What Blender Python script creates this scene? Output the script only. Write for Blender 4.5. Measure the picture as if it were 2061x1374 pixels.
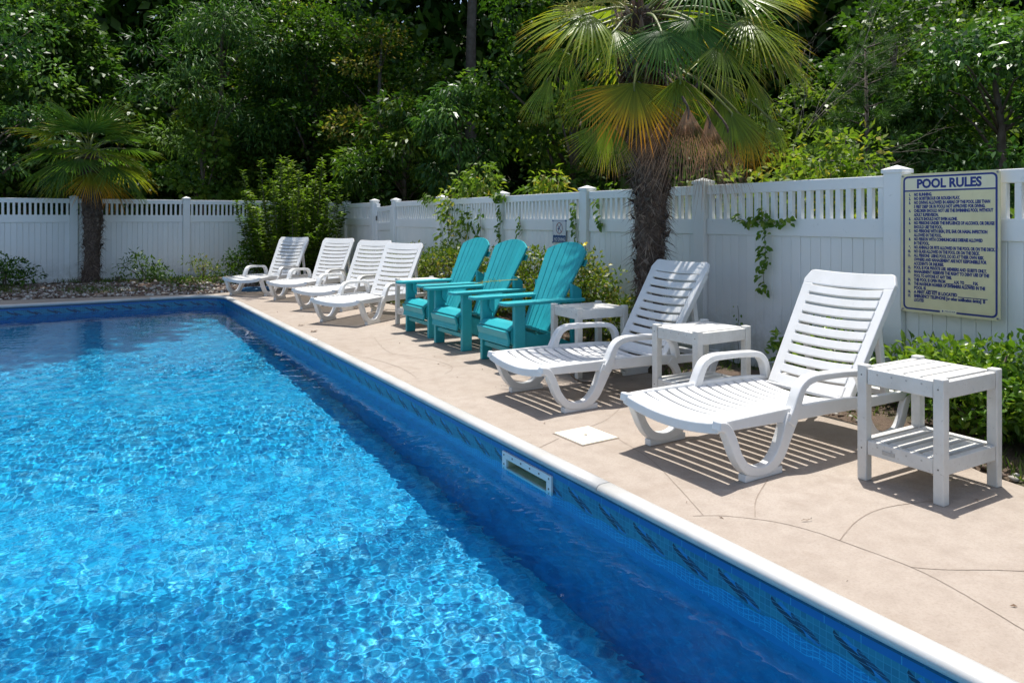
import bpy, bmesh, math, random
import numpy as np
from mathutils import Vector, Matrix

for o in list(bpy.data.objects):
    bpy.data.objects.remove(o, do_unlink=True)
sc = bpy.context.scene
COL = sc.collection
rnd = random.Random(7)
rng = np.random.default_rng(11)
R = math.radians

# ------------------------------------------------------------------ camera
CAM_H = 1.25
YAW = math.atan2(885.5, 1457.0)
FW = np.array([math.sin(YAW), math.cos(YAW), 0.0])
RT = np.array([math.cos(YAW), -math.sin(YAW), 0.0])
UP = np.array([0.0, 0.0, 1.0])
cam = bpy.data.cameras.new('camera')
cam_o = bpy.data.objects.new('camera', cam)
COL.objects.link(cam_o)
sc.camera = cam_o
cam_o.location = (0, 0, CAM_H)
cam_o.rotation_euler = (math.pi / 2, 0, -YAW)
cam.sensor_width = 36.0
cam.lens = 36.0 * 1457.0 / 2061.0
cam.shift_y = -246.0 / 2061.0
cam.clip_start = 0.05
cam.clip_end = 900

# ------------------------------------------------------------------ sky and sun
SUN_DIR = Vector((0.165, 0.160, 0.97)).normalized()
world = bpy.data.worlds.new('World')
sc.world = world
world.use_nodes = True
wnt = world.node_tree
sky = wnt.nodes.new('ShaderNodeTexSky')
sky.sky_type = 'NISHITA'
sky.sun_disc = False
sky.sun_elevation = math.asin(SUN_DIR.z)
sky.sun_rotation = math.atan2(SUN_DIR.x, SUN_DIR.y)
wnt.links.new(sky.outputs[0], wnt.nodes['Background'].inputs[0])
wnt.nodes['Background'].inputs[1].default_value = 0.13
sky.air_density = 1.0
sky.dust_density = 2.0
sky.ozone_density = 0.3
sun = bpy.data.lights.new('sun', 'SUN')
sun.energy = 4.4
sun.angle = R(0.53)
sun.color = (1.0, 0.96, 0.90)
sun_o = bpy.data.objects.new('sun', sun)
COL.objects.link(sun_o)
sun_o.rotation_euler = SUN_DIR.to_track_quat('Z', 'Y').to_euler()
sun.cycles.is_caustics_light = True
sc.view_settings.view_transform = 'Standard'
sc.view_settings.look = 'None'
sc.view_settings.exposure = 0.52
sc.view_settings.gamma = 1.0
sc.view_settings.use_curve_mapping = False
cy = sc.cycles
cy.use_denoising = True
cy.use_adaptive_sampling = True
cy.adaptive_threshold = 0.02
cy.max_bounces = 8
cy.diffuse_bounces = 4
cy.glossy_bounces = 4
cy.transmission_bounces = 8
cy.transparent_max_bounces = 8
cy.sample_clamp_indirect = 8

# ------------------------------------------------------------------ helpers
def tag(o, label=None, cat=None, group=None, kind=None):
    if label: o['label'] = label
    if cat: o['category'] = cat
    if group: o['group'] = group
    if kind: o['kind'] = kind
    return o

def empty(name, loc=(0, 0, 0), rz=0.0, label=None, cat=None, group=None):
    o = bpy.data.objects.new(name, None)
    COL.objects.link(o)
    o.empty_display_size = 0.1
    o.location = loc
    o.rotation_euler = (0, 0, rz)
    return tag(o, label, cat, group)

def link(name, me, parent=None, mat=None):
    if mat is not None and len(me.materials) == 0:
        me.materials.append(mat)
    o = bpy.data.objects.new(name, me)
    COL.objects.link(o)
    if parent is not None:
        o.parent = parent
    return o

def copy_tree(o, parent=None):
    c = o.copy()
    COL.objects.link(c)
    c.parent = parent
    for ch in list(o.children):
        copy_tree(ch, c)
    return c

class MB:
    def __init__(self):
        self.v = []
        self.f = []
    def add(self, vs, fs):
        b = len(self.v)
        self.v += [tuple(map(float, p)) for p in vs]
        self.f += [tuple(b + i for i in q) for q in fs]
        return self
    def box(self, c, s, M=None):
        hx, hy, hz = s[0] / 2, s[1] / 2, s[2] / 2
        vs = [Vector((x, y, z)) for z in (-hz, hz) for y in (-hy, hy) for x in (-hx, hx)]
        if M is not None:
            vs = [M @ p for p in vs]
        vs = [p + Vector(c) for p in vs]
        return self.add(vs, [(0, 2, 3, 1), (4, 5, 7, 6), (0, 1, 5, 4), (2, 6, 7, 3), (0, 4, 6, 2), (1, 3, 7, 5)])
    def span(self, lo, hi):
        return self.box([(a + b) / 2 for a, b in zip(lo, hi)], [b - a for a, b in zip(lo, hi)])
    def loft(self, rings, cap=True, closed=True):
        n = len(rings[0])
        vs = [p for r in rings for p in r]
        fs = []
        for i in range(len(rings) - 1):
            for j in range(n if closed else n - 1):
                k = (j + 1) % n
                fs.append((i * n + j, i * n + k, (i + 1) * n + k, (i + 1) * n + j))
        if cap:
            fs.append(tuple(range(n - 1, -1, -1)))
            fs.append(tuple((len(rings) - 1) * n + j for j in range(n)))
        return self.add(vs, fs)
    def tube(self, pts, radii, n=6, cap=True):
        pts = [Vector(p) for p in pts]
        if not hasattr(radii, '__len__'):
            radii = [radii] * len(pts)
        rings = []
        ref = None
        for i, p in enumerate(pts):
            t = (pts[min(i + 1, len(pts) - 1)] - pts[max(i - 1, 0)])
            t.normalize()
            if ref is None:
                ref = Vector((0, 0, 1)) if abs(t.z) < 0.9 else Vector((1, 0, 0))
            u = t.cross(ref)
            if u.length < 1e-5:
                u = t.cross(Vector((0, 1, 0.3)))
            u.normalize()
            w = u.cross(t)
            ref = w
            rings.append([p + radii[i] * (math.cos(a) * u + math.sin(a) * w) for a in [2 * math.pi * k / n for k in range(n)]])
        return self.loft(rings, cap)
    def prism(self, poly, axis, a0, a1):
        def P(q, a):
            return {0: (a, q[0], q[1]), 1: (q[0], a, q[1]), 2: (q[0], q[1], a)}[axis]
        return self.loft([[P(q, a0) for q in poly], [P(q, a1) for q in poly]])
    def mesh(self, name, bevel=0.0, smooth=False, seg=2):
        me = bpy.data.meshes.new(name)
        bm = bmesh.new()
        vs = [bm.verts.new(p) for p in self.v]
        for q in self.f:
            try:
                bm.faces.new([vs[i] for i in q])
            except ValueError:
                pass
        bmesh.ops.recalc_face_normals(bm, faces=bm.faces)
        if bevel > 0:
            ed = [e for e in bm.edges if len(e.link_faces) == 2 and e.calc_face_angle(0) > 0.6]
            bmesh.ops.bevel(bm, geom=ed, offset=bevel, segments=seg, profile=0.5, affect='EDGES', clamp_overlap=True)
        if smooth:
            for fc in bm.faces:
                fc.smooth = True
        bm.to_mesh(me)
        bm.free()
        return me
    def build(self, name, mat, parent=None, bevel=0.0, smooth=False, seg=2):
        return link(name, self.mesh(name, bevel, smooth, seg), parent, mat)

def np_mesh(name, V, F, smooth=False, attrs=None):
    me = bpy.data.meshes.new(name)
    V = np.ascontiguousarray(V, dtype=np.float32)
    F = np.ascontiguousarray(F, dtype=np.int32)
    me.vertices.add(len(V))
    me.vertices.foreach_set('co', V.ravel())
    me.loops.add(F.size)
    me.loops.foreach_set('vertex_index', F.ravel())
    me.polygons.add(len(F))
    me.polygons.foreach_set('loop_start', np.arange(0, F.size, F.shape[1], dtype=np.int32))
    if smooth:
        me.polygons.foreach_set('use_smooth', np.ones(len(F), dtype=bool))
    for k, (dom, arr) in (attrs or {}).items():
        a = me.attributes.new(k, 'FLOAT', dom)
        a.data.foreach_set('value', np.ascontiguousarray(arr, dtype=np.float32))
    me.update()
    me.validate()
    return me

def catmull(pts, sub=6):
    P = [Vector(p) for p in pts]
    out = []
    for i in range(len(P) - 1):
        p0 = P[max(i - 1, 0)]; p1 = P[i]; p2 = P[i + 1]; p3 = P[min(i + 2, len(P) - 1)]
        for k in range(sub):
            t = k / sub
            out.append(0.5 * ((2 * p1) + (p2 - p0) * t + (2 * p0 - 5 * p1 + 4 * p2 - p3) * t * t + (3 * p1 - p0 - 3 * p2 + p3) * t ** 3))
    out.append(P[-1])
    return out

def ribbon(mb, pts, hw, y0, y1, sub=6):
    """flat band in the xz plane (centre line pts, half widths hw) that is y0..y1 thick"""
    c = catmull([(p[0], 0, p[1]) for p in pts], sub)
    n = len(c)
    rings = []
    for i, p in enumerate(c):
        t = c[min(i + 1, n - 1)] - c[max(i - 1, 0)]
        t.normalize()
        nv = Vector((-t.z, 0, t.x))
        u = i / (n - 1) * (len(hw) - 1)
        k = min(int(u), len(hw) - 2)
        h = hw[k] + (hw[k + 1] - hw[k]) * (u - k)
        a = p + nv * h; b = p - nv * h
        rings.append([(a.x, y0, a.z), (a.x, y1, a.z), (b.x, y1, b.z), (b.x, y0, b.z)])
    mb.loft(rings)
    return mb

# ------------------------------------------------------------------ materials
class NT:
    def __init__(self, name):
        self.m = bpy.data.materials.new(name)
        self.m.use_nodes = True
        self.t = self.m.node_tree
        self.b = self.t.nodes['Principled BSDF']
        self.out = self.t.nodes['Material Output']
    def n(self, typ, **kw):
        nd = self.t.nodes.new(typ)
        for k, v in kw.items():
            setattr(nd, k, v)
        return nd
    def l(self, a, b):
        self.t.links.new(a, b)
    def math(self, op, a, b=None, c=None, clamp=False):
        nd = self.n('ShaderNodeMath', operation=op)
        nd.use_clamp = clamp
        for i, x in enumerate((a, b, c)):
            if x is None: continue
            if isinstance(x, (int, float)): nd.inputs[i].default_value = x
            else: self.l(x, nd.inputs[i])
        return nd.outputs[0]
    def mix(self, fac, a, b, blend='MIX'):
        nd = self.n('ShaderNodeMix', data_type='RGBA', blend_type=blend)
        for s, x in ((nd.inputs[0], fac), (nd.inputs[6], a), (nd.inputs[7], b)):
            if isinstance(x, (int, float)): s.default_value = x
            elif isinstance(x, tuple): s.default_value = (*x[:3], 1)
            else: self.l(x, s)
        return nd.outputs[2]
    def ramp(self, fac, stops, interp='LINEAR'):
        nd = self.n('ShaderNodeValToRGB')
        cr = nd.color_ramp
        cr.interpolation = interp
        while len(cr.elements) < len(stops): cr.elements.new(0.5)
        for e, (p, c) in zip(cr.elements, stops):
            e.position = p
            e.color = (*c, 1) if len(c) == 3 else c
        self.l(fac, nd.inputs[0])
        return nd.outputs[0]
    def noise(self, scale, detail=4, rough=0.55, coord='Object', dist=0.0):
        tc = self.coord(coord)
        nd = self.n('ShaderNodeTexNoise')
        nd.inputs['Scale'].default_value = scale
        nd.inputs['Detail'].default_value = detail
        nd.inputs['Roughness'].default_value = rough
        nd.inputs['Distortion'].default_value = dist
        self.l(tc, nd.inputs['Vector'])
        return nd.outputs['Fac']
    def coord(self, c):
        if c == 'World':
            return self.n('ShaderNodeNewGeometry').outputs['Position']
        return self.n('ShaderNodeTexCoord').outputs[c]
    def bump(self, h, strength=0.3, dist=0.01):
        nd = self.n('ShaderNodeBump')
        nd.inputs['Strength'].default_value = strength
        nd.inputs['Distance'].default_value = dist
        self.l(h, nd.inputs['Height'])
        self.l(nd.outputs[0], self.b.inputs['Normal'])
    def base(self, c, rough=None):
        if isinstance(c, tuple): self.b.inputs['Base Color'].default_value = (*c, 1)
        else: self.l(c, self.b.inputs['Base Color'])
        if rough is not None: self.b.inputs['Roughness'].default_value = rough
        return self

def painted(name, c1, c2, rough, nscale=6.0, bump=0.05, bscale=60, vary=0.0, speck=None):
    m = NT(name)
    col = m.mix(m.ramp(m.noise(nscale, 5, 0.6, 'World'), [(0.35, (0, 0, 0)), (0.7, (1, 1, 1))]), c1, c2)
    if speck:
        s = m.ramp(m.noise(speck[0], 3, 0.7, 'World'), [(speck[1], (0, 0, 0)), (speck[1] + 0.06, (1, 1, 1))])
        col = m.mix(m.math('MULTIPLY', s, speck[3] if len(speck) > 3 else 0.6), col, speck[2])
    if vary:
        oi = m.n('ShaderNodeObjectInfo')
        f = m.math('MULTIPLY_ADD', oi.outputs['Random'], vary, 1 - vary)
        cc = m.n('ShaderNodeCombineColor')
        for i in range(3): m.l(f, cc.inputs[i])
        col = m.mix(1.0, col, cc.outputs[0], 'MULTIPLY')
    m.base(col, rough)
    m.bump(m.noise(bscale, 3, 0.6, 'World'), bump, 0.01)
    return m.m

M = {}
M['plastic'] = painted('white_plastic', (0.72, 0.72, 0.71), (0.65, 0.65, 0.63), 0.36, 5, 0.05, 180, speck=(38, 0.66, (0.5, 0.48, 0.44), 0.35))
M['lumber'] = painted('white_lumber', (0.70, 0.69, 0.65), (0.60, 0.585, 0.54), 0.5, 9, 0.12, 120, 0.06, speck=(55, 0.64, (0.36, 0.34, 0.30), 0.5))
M['vinyl'] = painted('white_vinyl', (0.85, 0.855, 0.84), (0.80, 0.81, 0.80), 0.42, 1.5, 0.03, 30, 0.05, speck=(14, 0.67, (0.50, 0.53, 0.50), 0.35))
def weather_base(mat, z0, z1, col, amt):
    m = NT.__new__(NT); m.m = mat; m.t = mat.node_tree; m.b = m.t.nodes['Principled BSDF']; m.out = m.t.nodes['Material Output']
    src = m.b.inputs['Base Color'].links[0].from_socket
    sp = m.n('ShaderNodeSeparateXYZ'); m.l(m.coord('World'), sp.inputs[0])
    mr = m.n('ShaderNodeMapRange'); m.l(sp.outputs[2], mr.inputs[0]); mr.inputs[1].default_value = z0; mr.inputs[2].default_value = z1; mr.inputs[3].default_value = 1; mr.inputs[4].default_value = 0
    f = m.math('MULTIPLY', m.math('MULTIPLY', mr.outputs[0], m.ramp(m.noise(7, 5, 0.7, 'World'), [(0.38, (0, 0, 0)), (0.62, (1, 1, 1))])), amt)
    m.l(m.mix(f, src, col), m.b.inputs['Base Color'])
weather_base(M['vinyl'], 0.05, 0.55, (0.33, 0.33, 0.24), 0.7)
M['teal'] = painted('teal_lumber', (0.020, 0.345, 0.385), (0.026, 0.39, 0.43), 0.45, 7, 0.10, 140, 0.10, speck=(60, 0.70, (0.16, 0.5, 0.52), 0.4))
M['coping'] = painted('white_coping', (0.50, 0.50, 0.485), (0.42, 0.415, 0.395), 0.42, 3, 0.05, 90, 0.0, speck=(26, 0.64, (0.48, 0.44, 0.38), 0.45))
M['screw'] = painted('screw_metal', (0.10, 0.09, 0.08), (0.2, 0.19, 0.18), 0.5, 50)
M['bark'] = painted('bark', (0.085, 0.065, 0.050), (0.16, 0.13, 0.105), 0.9, 7, 0.8, 28)
M['twig'] = painted('dry_twig', (0.26, 0.23, 0.19), (0.16, 0.14, 0.11), 0.9, 12)
M['lid'] = painted('cream_lid', (0.80, 0.765, 0.63), (0.74, 0.70, 0.56), 0.4, 12, 0.05, 60)
M['hose'] = painted('blue_hose', (0.03, 0.16, 0.33), (0.02, 0.10, 0.24), 0.4)
M['dark_hole'] = painted('dark_hole', (0.02, 0.02, 0.02), (0.03, 0.03, 0.03), 0.8)
M['skimmer_in'] = painted('skimmer_throat', (0.62, 0.60, 0.40), (0.46, 0.45, 0.28), 0.6, 14)
M['ink'] = NT('sign_ink_navy').base((0.012, 0.030, 0.20), 0.45).m
M['ink2'] = NT('sign_ink_blue').base((0.015, 0.07, 0.20), 0.45).m
M['red'] = NT('sign_ink_red').base((0.23, 0.05, 0.06), 0.45).m
M['sign'] = painted('sign_panel_cream', (0.76, 0.69, 0.42), (0.68, 0.61, 0.36), 0.4, 9, 0.03, 60, speck=(40, 0.70, (0.34, 0.30, 0.20), 0.5))
M['sign_title'] = painted('sign_panel_light', (0.80, 0.75, 0.54), (0.74, 0.69, 0.48), 0.4, 9, 0.02, 60)
M['sign_white'] = painted('sign_panel_white', (0.66, 0.68, 0.70), (0.58, 0.60, 0.62), 0.4, 9)
M['petal'] = NT('yellow_petal').base((0.75, 0.60, 0.03), 0.5).m
M['plate'] = painted('maker_plate', (0.45, 0.44, 0.41), (0.36, 0.35, 0.33), 0.4, 40)

# deck: broom-finished, sun-bleached concrete
m = NT('deck_concrete')
n1 = m.noise(0.7, 6, 0.6, 'World'); n2 = m.noise(9, 6, 0.65, 'World'); n3 = m.noise(85, 4, 0.8, 'World')
c = m.mix(m.ramp(n1, [(0.32, (0, 0, 0)), (0.68, (1, 1, 1))]), (0.33, 0.276, 0.226), (0.380, 0.327, 0.276))
c = m.mix(m.math('MULTIPLY', m.ramp(n2, [(0.42, (0, 0, 0)), (0.75, (1, 1, 1))]), 0.6), c, (0.245, 0.197, 0.158))
c = m.mix(m.math('MULTIPLY', m.ramp(n3, [(0.46, (0, 0, 0)), (0.66, (1, 1, 1))]), 0.42), c, (0.22, 0.175, 0.138))
c = m.mix(m.math('MULTIPLY', m.ramp(m.noise(24, 4, 0.7, 'World'), [(0.66, (0, 0, 0)), (0.72, (1, 1, 1))]), 0.35), c, (0.22, 0.17, 0.13))
c = m.mix(m.math('MULTIPLY', m.ramp(m.noise(2.2, 5, 0.7, 'World', 1.0), [(0.54, (0, 0, 0)), (0.66, (1, 1, 1))]), 0.30), c, (0.235, 0.182, 0.137))
m.base(c, 0.85)
m.bump(m.math('ADD', n3, m.math('MULTIPLY', n2, 1.2)), 0.35, 0.006)
M['deck'] = m.m
M['joint'] = painted('deck_joint', (0.19, 0.15, 0.118), (0.29, 0.235, 0.19), 0.9, 5)

# ground / beds
m = NT('forest_ground')
c = m.mix(m.noise(2.5, 6, 0.6, 'World'), (0.055, 0.040, 0.028), (0.035, 0.050, 0.018))
m.base(c, 0.95); m.bump(m.noise(30, 4, 0.6, 'World'), 0.6, 0.03)
M['ground'] = m.m
m = NT('bed_mulch')
c = m.mix(m.noise(22, 5, 0.7, 'World'), (0.085, 0.055, 0.038), (0.20, 0.145, 0.105))
c = m.mix(m.ramp(m.noise(3, 4, 0.6, 'World'), [(0.5, (0, 0, 0)), (0.62, (0.7, 0.7, 0.7))]), c, (0.06, 0.075, 0.025))
m.base(c, 0.95); m.bump(m.noise(60, 4, 0.7, 'World'), 0.9, 0.03)
M['mulch'] = m.m
m = NT('pebble')
oi = m.n('ShaderNodeAttribute', attribute_name='rnd')
c = m.ramp(oi.outputs['Fac'], [(0.0, (0.07, 0.042, 0.03)), (0.55, (0.19, 0.13, 0.095)), (0.8, (0.34, 0.31, 0.27)), (1.0, (0.55, 0.54, 0.50))])
m.base(c, 0.7)
M['pebble'] = m.m

def leaf_mat(name, stops, trans=0.35, rough=0.42, tcol=(1.25, 1.35, 0.55), attr='rnd'):
    m = NT(name)
    at = m.n('ShaderNodeAttribute', attribute_name=attr)
    col = m.ramp(at.outputs['Fac'], stops)
    if attr == 'tt':
        sg_ = m.n('ShaderNodeAttribute', attribute_name='seg')
        col = m.mix(1.0, col, m.ramp(sg_.outputs['Fac'], [(0, (.62, .66, .62)), (1, (1.25, 1.2, 1.1))]), 'MULTIPLY')
    m.base(col, rough)
    m.b.inputs['Specular IOR Level'].default_value = 0.32
    tr = m.n('ShaderNodeBsdfTranslucent')
    m.l(m.mix(1.0, col, tcol, 'MULTIPLY'), tr.inputs['Color'])
    mx = m.n('ShaderNodeMixShader')
    mx.inputs[0].default_value = trans
    m.l(m.b.outputs[0], mx.inputs[1]); m.l(tr.outputs[0], mx.inputs[2])
    m.l(mx.outputs[0], m.out.inputs['Surface'])
    return m.m

G = lambda *c: tuple(c)
M['leaf_dark'] = leaf_mat('leaf_dark_green', [(0, G(.022, .066, .011)), (.6, G(.050, .120, .018)), (1, G(.12, .21, .028))], .36, .40)
M['leaf_mid'] = leaf_mat('leaf_mid_green', [(0, G(.034, .086, .011)), (.6, G(.072, .150, .019)), (1, G(.16, .24, .030))], .40, .40)
M['leaf_bright'] = leaf_mat('leaf_bright_green', [(0, G(.075, .145, .016)), (.6, G(.145, .230, .026)), (.93, G(.26, .31, .045)), (1, G(.34, .29, .06))], .46, .46)
M['leaf_blue'] = leaf_mat('leaf_cool_green', [(0, G(.026, .078, .020)), (.6, G(.055, .135, .032)), (1, G(.11, .22, .046))], .36, .36)
M['leaf_fern'] = leaf_mat('leaf_ferny_green', [(0, G(.030, .086, .020)), (.6, G(.060, .145, .030)), (1, G(.12, .22, .042))], .36, .46)
M['leaf_tint'] = leaf_mat('leaf_tinted_green', [(0, G(.036, .090, .011)), (.70, G(.085, .165, .020)), (.96, G(.19, .25, .035)), (1, G(.30, .25, .06))], .44, .40)
M['leaf_hedge'] = leaf_mat('leaf_hedge_glossy', [(0, G(.050, .120, .012)), (.6, G(.110, .215, .020)), (1, G(.22, .32, .036))], .34, .30)
M['leaf_hedge_y'] = leaf_mat('leaf_hedge_yellow', [(0, G(.060, .115, .012)), (.5, G(.125, .185, .022)), (.90, G(.24, .27, .034)), (1, G(.27, .22, .07))], .38, .42)
M['leaf_vine'] = leaf_mat('leaf_vine', [(0, G(.075, .155, .016)), (.7, G(.13, .235, .03)), (1, G(.25, .32, .05))], .45, .46)
M['needle'] = leaf_mat('pine_needle', [(0, G(.040, .105, .025)), (1, G(.09, .17, .04))], .3, .5)
M['grass'] = leaf_mat('grass_blade', [(0, G(.05, .10, .015)), (.7, G(.10, .17, .03)), (1, G(.22, .20, .07))], .4, .5)
M['dry_leaf'] = leaf_mat('dry_leaf', [(0, G(.09, .055, .03)), (1, G(.16, .10, .06))], .15, .7, (1, 1, 1))
M['frond'] = leaf_mat('frond_green', [(0, G(.125, .195, .022)), (.55, G(.190, .270, .028)), (.84, G(.31, .34, .034)), (.95, G(.48, .36, .05)), (1, G(.38, .24, .08))], .46, .30, (1.4, 1.35, .5), 'tt')
M['frond_blue'] = leaf_mat('frond_deep_green', [(0, G(.060, .145, .032)), (.7, G(.095, .205, .038)), (.94, G(.18, .27, .04)), (1, G(.30, .26, .08))], .44, .32, (1.4, 1.35, .5), 'tt')
M['frond_yellow'] = leaf_mat('frond_orange', [(0, G(.10, .155, .02)), (.36, G(.24, .25, .022)), (.58, G(.52, .33, .02)), (.86, G(.66, .29, .03)), (1, G(.34, .19, .07))], .45, .4, (1.3, 1.15, .5), 'tt')
M['frond_dead'] = leaf_mat('frond_dead', [(0, G(.50, .29, .18)), (.6, G(.40, .235, .15)), (1, G(.48, .36, .27))], .30, .8, (1, 1, 1), 'tt')
M['frond_base'] = leaf_mat('old_leaf_base', [(0, G(.10, .062, .045)), (.7, G(.20, .125, .090)), (1, G(.34, .26, .20))], .1, .8, (1, 1, 1))
M['strand'] = leaf_mat('palm_strand', [(0, G(.055, .036, .027)), (.7, G(.13, .092, .070)), (1, G(.30, .235, .185))], .08, .9, (1, 1, 1))
M['fibre'] = painted('palm_fibre', (0.065, 0.043, 0.032), (0.19, 0.14, 0.11), 0.95, 30, 0.9, 90)
M['stalk'] = painted('flower_stalk', (0.42, 0.36, 0.05), (0.30, 0.28, 0.06), 0.6, 20)
M['petiole'] = painted('petiole', (0.17, 0.19, 0.05), (0.10, 0.13, 0.035), 0.5, 9)

# ------------------------------------------------------------------ pool
PX, PY = 2.112, 12.735            # inner wall faces
PX0, PY0 = -9.0, -5.0
CR = 0.52                         # corner radius
WZ = -0.15
FZ = -1.28

def pool_outline(off=0.0, n=10):
    """near right -> back right (rounded) -> back left, as (x, y, s)"""
    pts = [(PX + off, PY0)]
    ys = np.arange(PY0 + 0.5, PY - CR, 0.5)
    pts += [(PX + off, y) for y in ys]
    cx, cyy = PX - CR, PY - CR
    for k in range(n + 1):
        a = math.pi / 2 * k / n
        pts.append((cx + (CR + off) * math.cos(a), cyy + (CR + off) * math.sin(a)))
    pts += [(x, PY + off) for x in np.arange(cx - 0.5, PX0, -0.5)]
    pts.append((PX0, PY + off))
    return pts

# liner: printed vinyl, pattern laid out along the wall (UV = metres along, height)
m = NT('pool_liner')
pos = m.coord('World')
vo = m.n('ShaderNodeTexVoronoi', feature='DISTANCE_TO_EDGE')
vo.inputs['Scale'].default_value = 9.0
nz = m.n('ShaderNodeTexNoise'); nz.inputs['Scale'].default_value = 5; nz.inputs['Detail'].default_value = 3
m.l(pos, nz.inputs['Vector'])
ad = m.n('ShaderNodeMix', data_type='VECTOR'); ad.inputs[0].default_value = 0.16
m.l(pos, ad.inputs[4]); m.l(nz.outputs['Color'], ad.inputs[5])
m.l(ad.outputs[1], vo.inputs['Vector'])
vein = m.ramp(vo.outputs['Distance'], [(0.0, (1, 1, 1)), (0.05, (.35, .35, .35)), (0.16, (0, 0, 0))])
blot = m.ramp(m.noise(14, 5, 0.65, 'World'), [(0.35, (0, 0, 0)), (0.7, (1, 1, 1))])
c = m.mix(blot, (0.0004, 0.145, 0.36), (0.0006, 0.42, 0.70))
spk_ = m.ramp(m.noise(38, 4, 0.75, 'World', 1.5), [(0.56, (0, 0, 0)), (0.66, (1, 1, 1))])
c = m.mix(m.math('MULTIPLY', spk_, 0.6), c, (0.045, 0.60, 0.82))
c = m.mix(m.math('MULTIPLY', vein, 0.55), c, (0.02, 0.50, 0.78))
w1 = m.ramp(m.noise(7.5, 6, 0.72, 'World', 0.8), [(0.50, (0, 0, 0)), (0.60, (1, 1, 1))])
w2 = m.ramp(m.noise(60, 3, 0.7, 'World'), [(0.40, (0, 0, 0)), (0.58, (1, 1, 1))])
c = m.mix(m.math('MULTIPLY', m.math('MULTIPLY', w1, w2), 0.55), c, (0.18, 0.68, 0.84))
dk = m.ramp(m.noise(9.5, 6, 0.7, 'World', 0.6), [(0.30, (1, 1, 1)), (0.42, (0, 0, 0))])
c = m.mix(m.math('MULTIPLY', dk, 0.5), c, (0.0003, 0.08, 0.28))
m.base(c, 0.35)
M['liner'] = m.m

m = NT('shade_wall_liner')  # plain wall blue, darkened further to paint in the shaded band
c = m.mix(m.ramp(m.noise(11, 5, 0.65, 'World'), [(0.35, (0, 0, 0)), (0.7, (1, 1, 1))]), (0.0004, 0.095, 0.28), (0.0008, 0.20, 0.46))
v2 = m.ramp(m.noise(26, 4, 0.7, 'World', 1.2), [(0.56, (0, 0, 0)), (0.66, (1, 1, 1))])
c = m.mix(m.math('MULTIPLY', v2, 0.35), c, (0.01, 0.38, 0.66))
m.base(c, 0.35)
M['shade_wall_liner'] = m.m

m = NT('liner_border')
uv = m.n('ShaderNodeUVMap').outputs[0]
sp = m.n('ShaderNodeSeparateXYZ'); m.l(uv, sp.inputs[0])
s_, z_ = sp.outputs[0], sp.outputs[1]          # z_ is depth below deck (positive down)
P_ = 0.245
def fract(x): return m.math('FRACT', x)
# square mosaic tiles
TS = 0.0245
gx = m.math('ABSOLUTE', m.math('SUBTRACT', fract(m.math('DIVIDE', s_, TS)), 0.5))
gz = m.math('ABSOLUTE', m.math('SUBTRACT', fract(m.math('DIVIDE', z_, TS)), 0.5))
grout = m.math('GREATER_THAN', m.math('MAXIMUM', gx, gz), 0.445)
wn = m.n('ShaderNodeTexWhiteNoise', noise_dimensions='2D')
cv = m.n('ShaderNodeCombineXYZ')
m.l(m.math('FLOOR', m.math('DIVIDE', s_, TS)), cv.inputs[0]); m.l(m.math('FLOOR', m.math('DIVIDE', z_, TS)), cv.inputs[1])
m.l(cv.outputs[0], wn.inputs['Vector'])
tile = m.ramp(wn.outputs['Value'], [(0, (0.010, 0.125, 0.23)), (1, (0.018, 0.19, 0.30))])
col = m.mix(grout, tile, (0.035, 0.22, 0.36))
# S-shaped wave crests: dark curved chains of tiles
def crest(phase, z0, z1, slope, w0, colr, base):
    t = m.math('DIVIDE', m.math('SUBTRACT', z_, z0), z1 - z0)
    tc = m.math('MAXIMUM', m.math('MINIMUM', t, 1.0), 0.0)
    sm = m.math('MULTIPLY', m.math('MULTIPLY', tc, tc), m.math('SUBTRACT', 3.0, m.math('MULTIPLY', tc, 2.0)))
    cen = m.math('MULTIPLY', sm, slope)
    d = m.math('ABSOLUTE', m.math('SUBTRACT', fract(m.math('SUBTRACT', m.math('ADD', m.math('DIVIDE', s_, P_), phase), cen)), 0.5))
    wid = m.math('MULTIPLY', m.math('SINE', m.math('MULTIPLY', tc, math.pi)), w0)
    ins = m.math('LESS_THAN', d, wid)
    rng_ = m.math('MULTIPLY', m.math('GREATER_THAN', t, 0.0), m.math('LESS_THAN', t, 1.0))
    gr = m.math('GREATER_THAN', m.math('ABSOLUTE', m.math('SUBTRACT', fract(m.math('MULTIPLY', t, 6.0)), 0.5)), 0.45)
    c2 = m.mix(gr, colr, (0.08, 0.28, 0.42))
    return m.mix(m.math('MULTIPLY', ins, rng_), base, c2)
col = crest(0.27, 0.082, 0.178, -0.60, 0.20, (0.008, 0.17, 0.45), col)
col = crest(0.12, 0.080, 0.165, -0.55, 0.115, (0.006, 0.020, 0.060), col)
col = crest(0.46, 0.098, 0.160, -0.42, 0.10, (0.008, 0.035, 0.10), col)
# rope stripe and speckled strip above the tiles
rope = m.math('MULTIPLY', m.math('GREATER_THAN', z_, 0.050), m.math('LESS_THAN', z_, 0.076))
rseg = m.math('GREATER_THAN', m.math('ABSOLUTE', m.math('SUBTRACT', fract(m.math('DIVIDE', s_, 0.13)), 0.5)), 0.485)
col = m.mix(rope, col, m.mix(rseg, (0.006, 0.115, 0.36), (0.03, 0.24, 0.46)))
spk = m.ramp(m.noise(70, 4, 0.75, 'World'), [(0.60, (0.004, 0.055, 0.13)), (0.70, (0.03, 0.20, 0.32))])
col = m.mix(m.math('LESS_THAN', z_, 0.050), col, spk)
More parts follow.
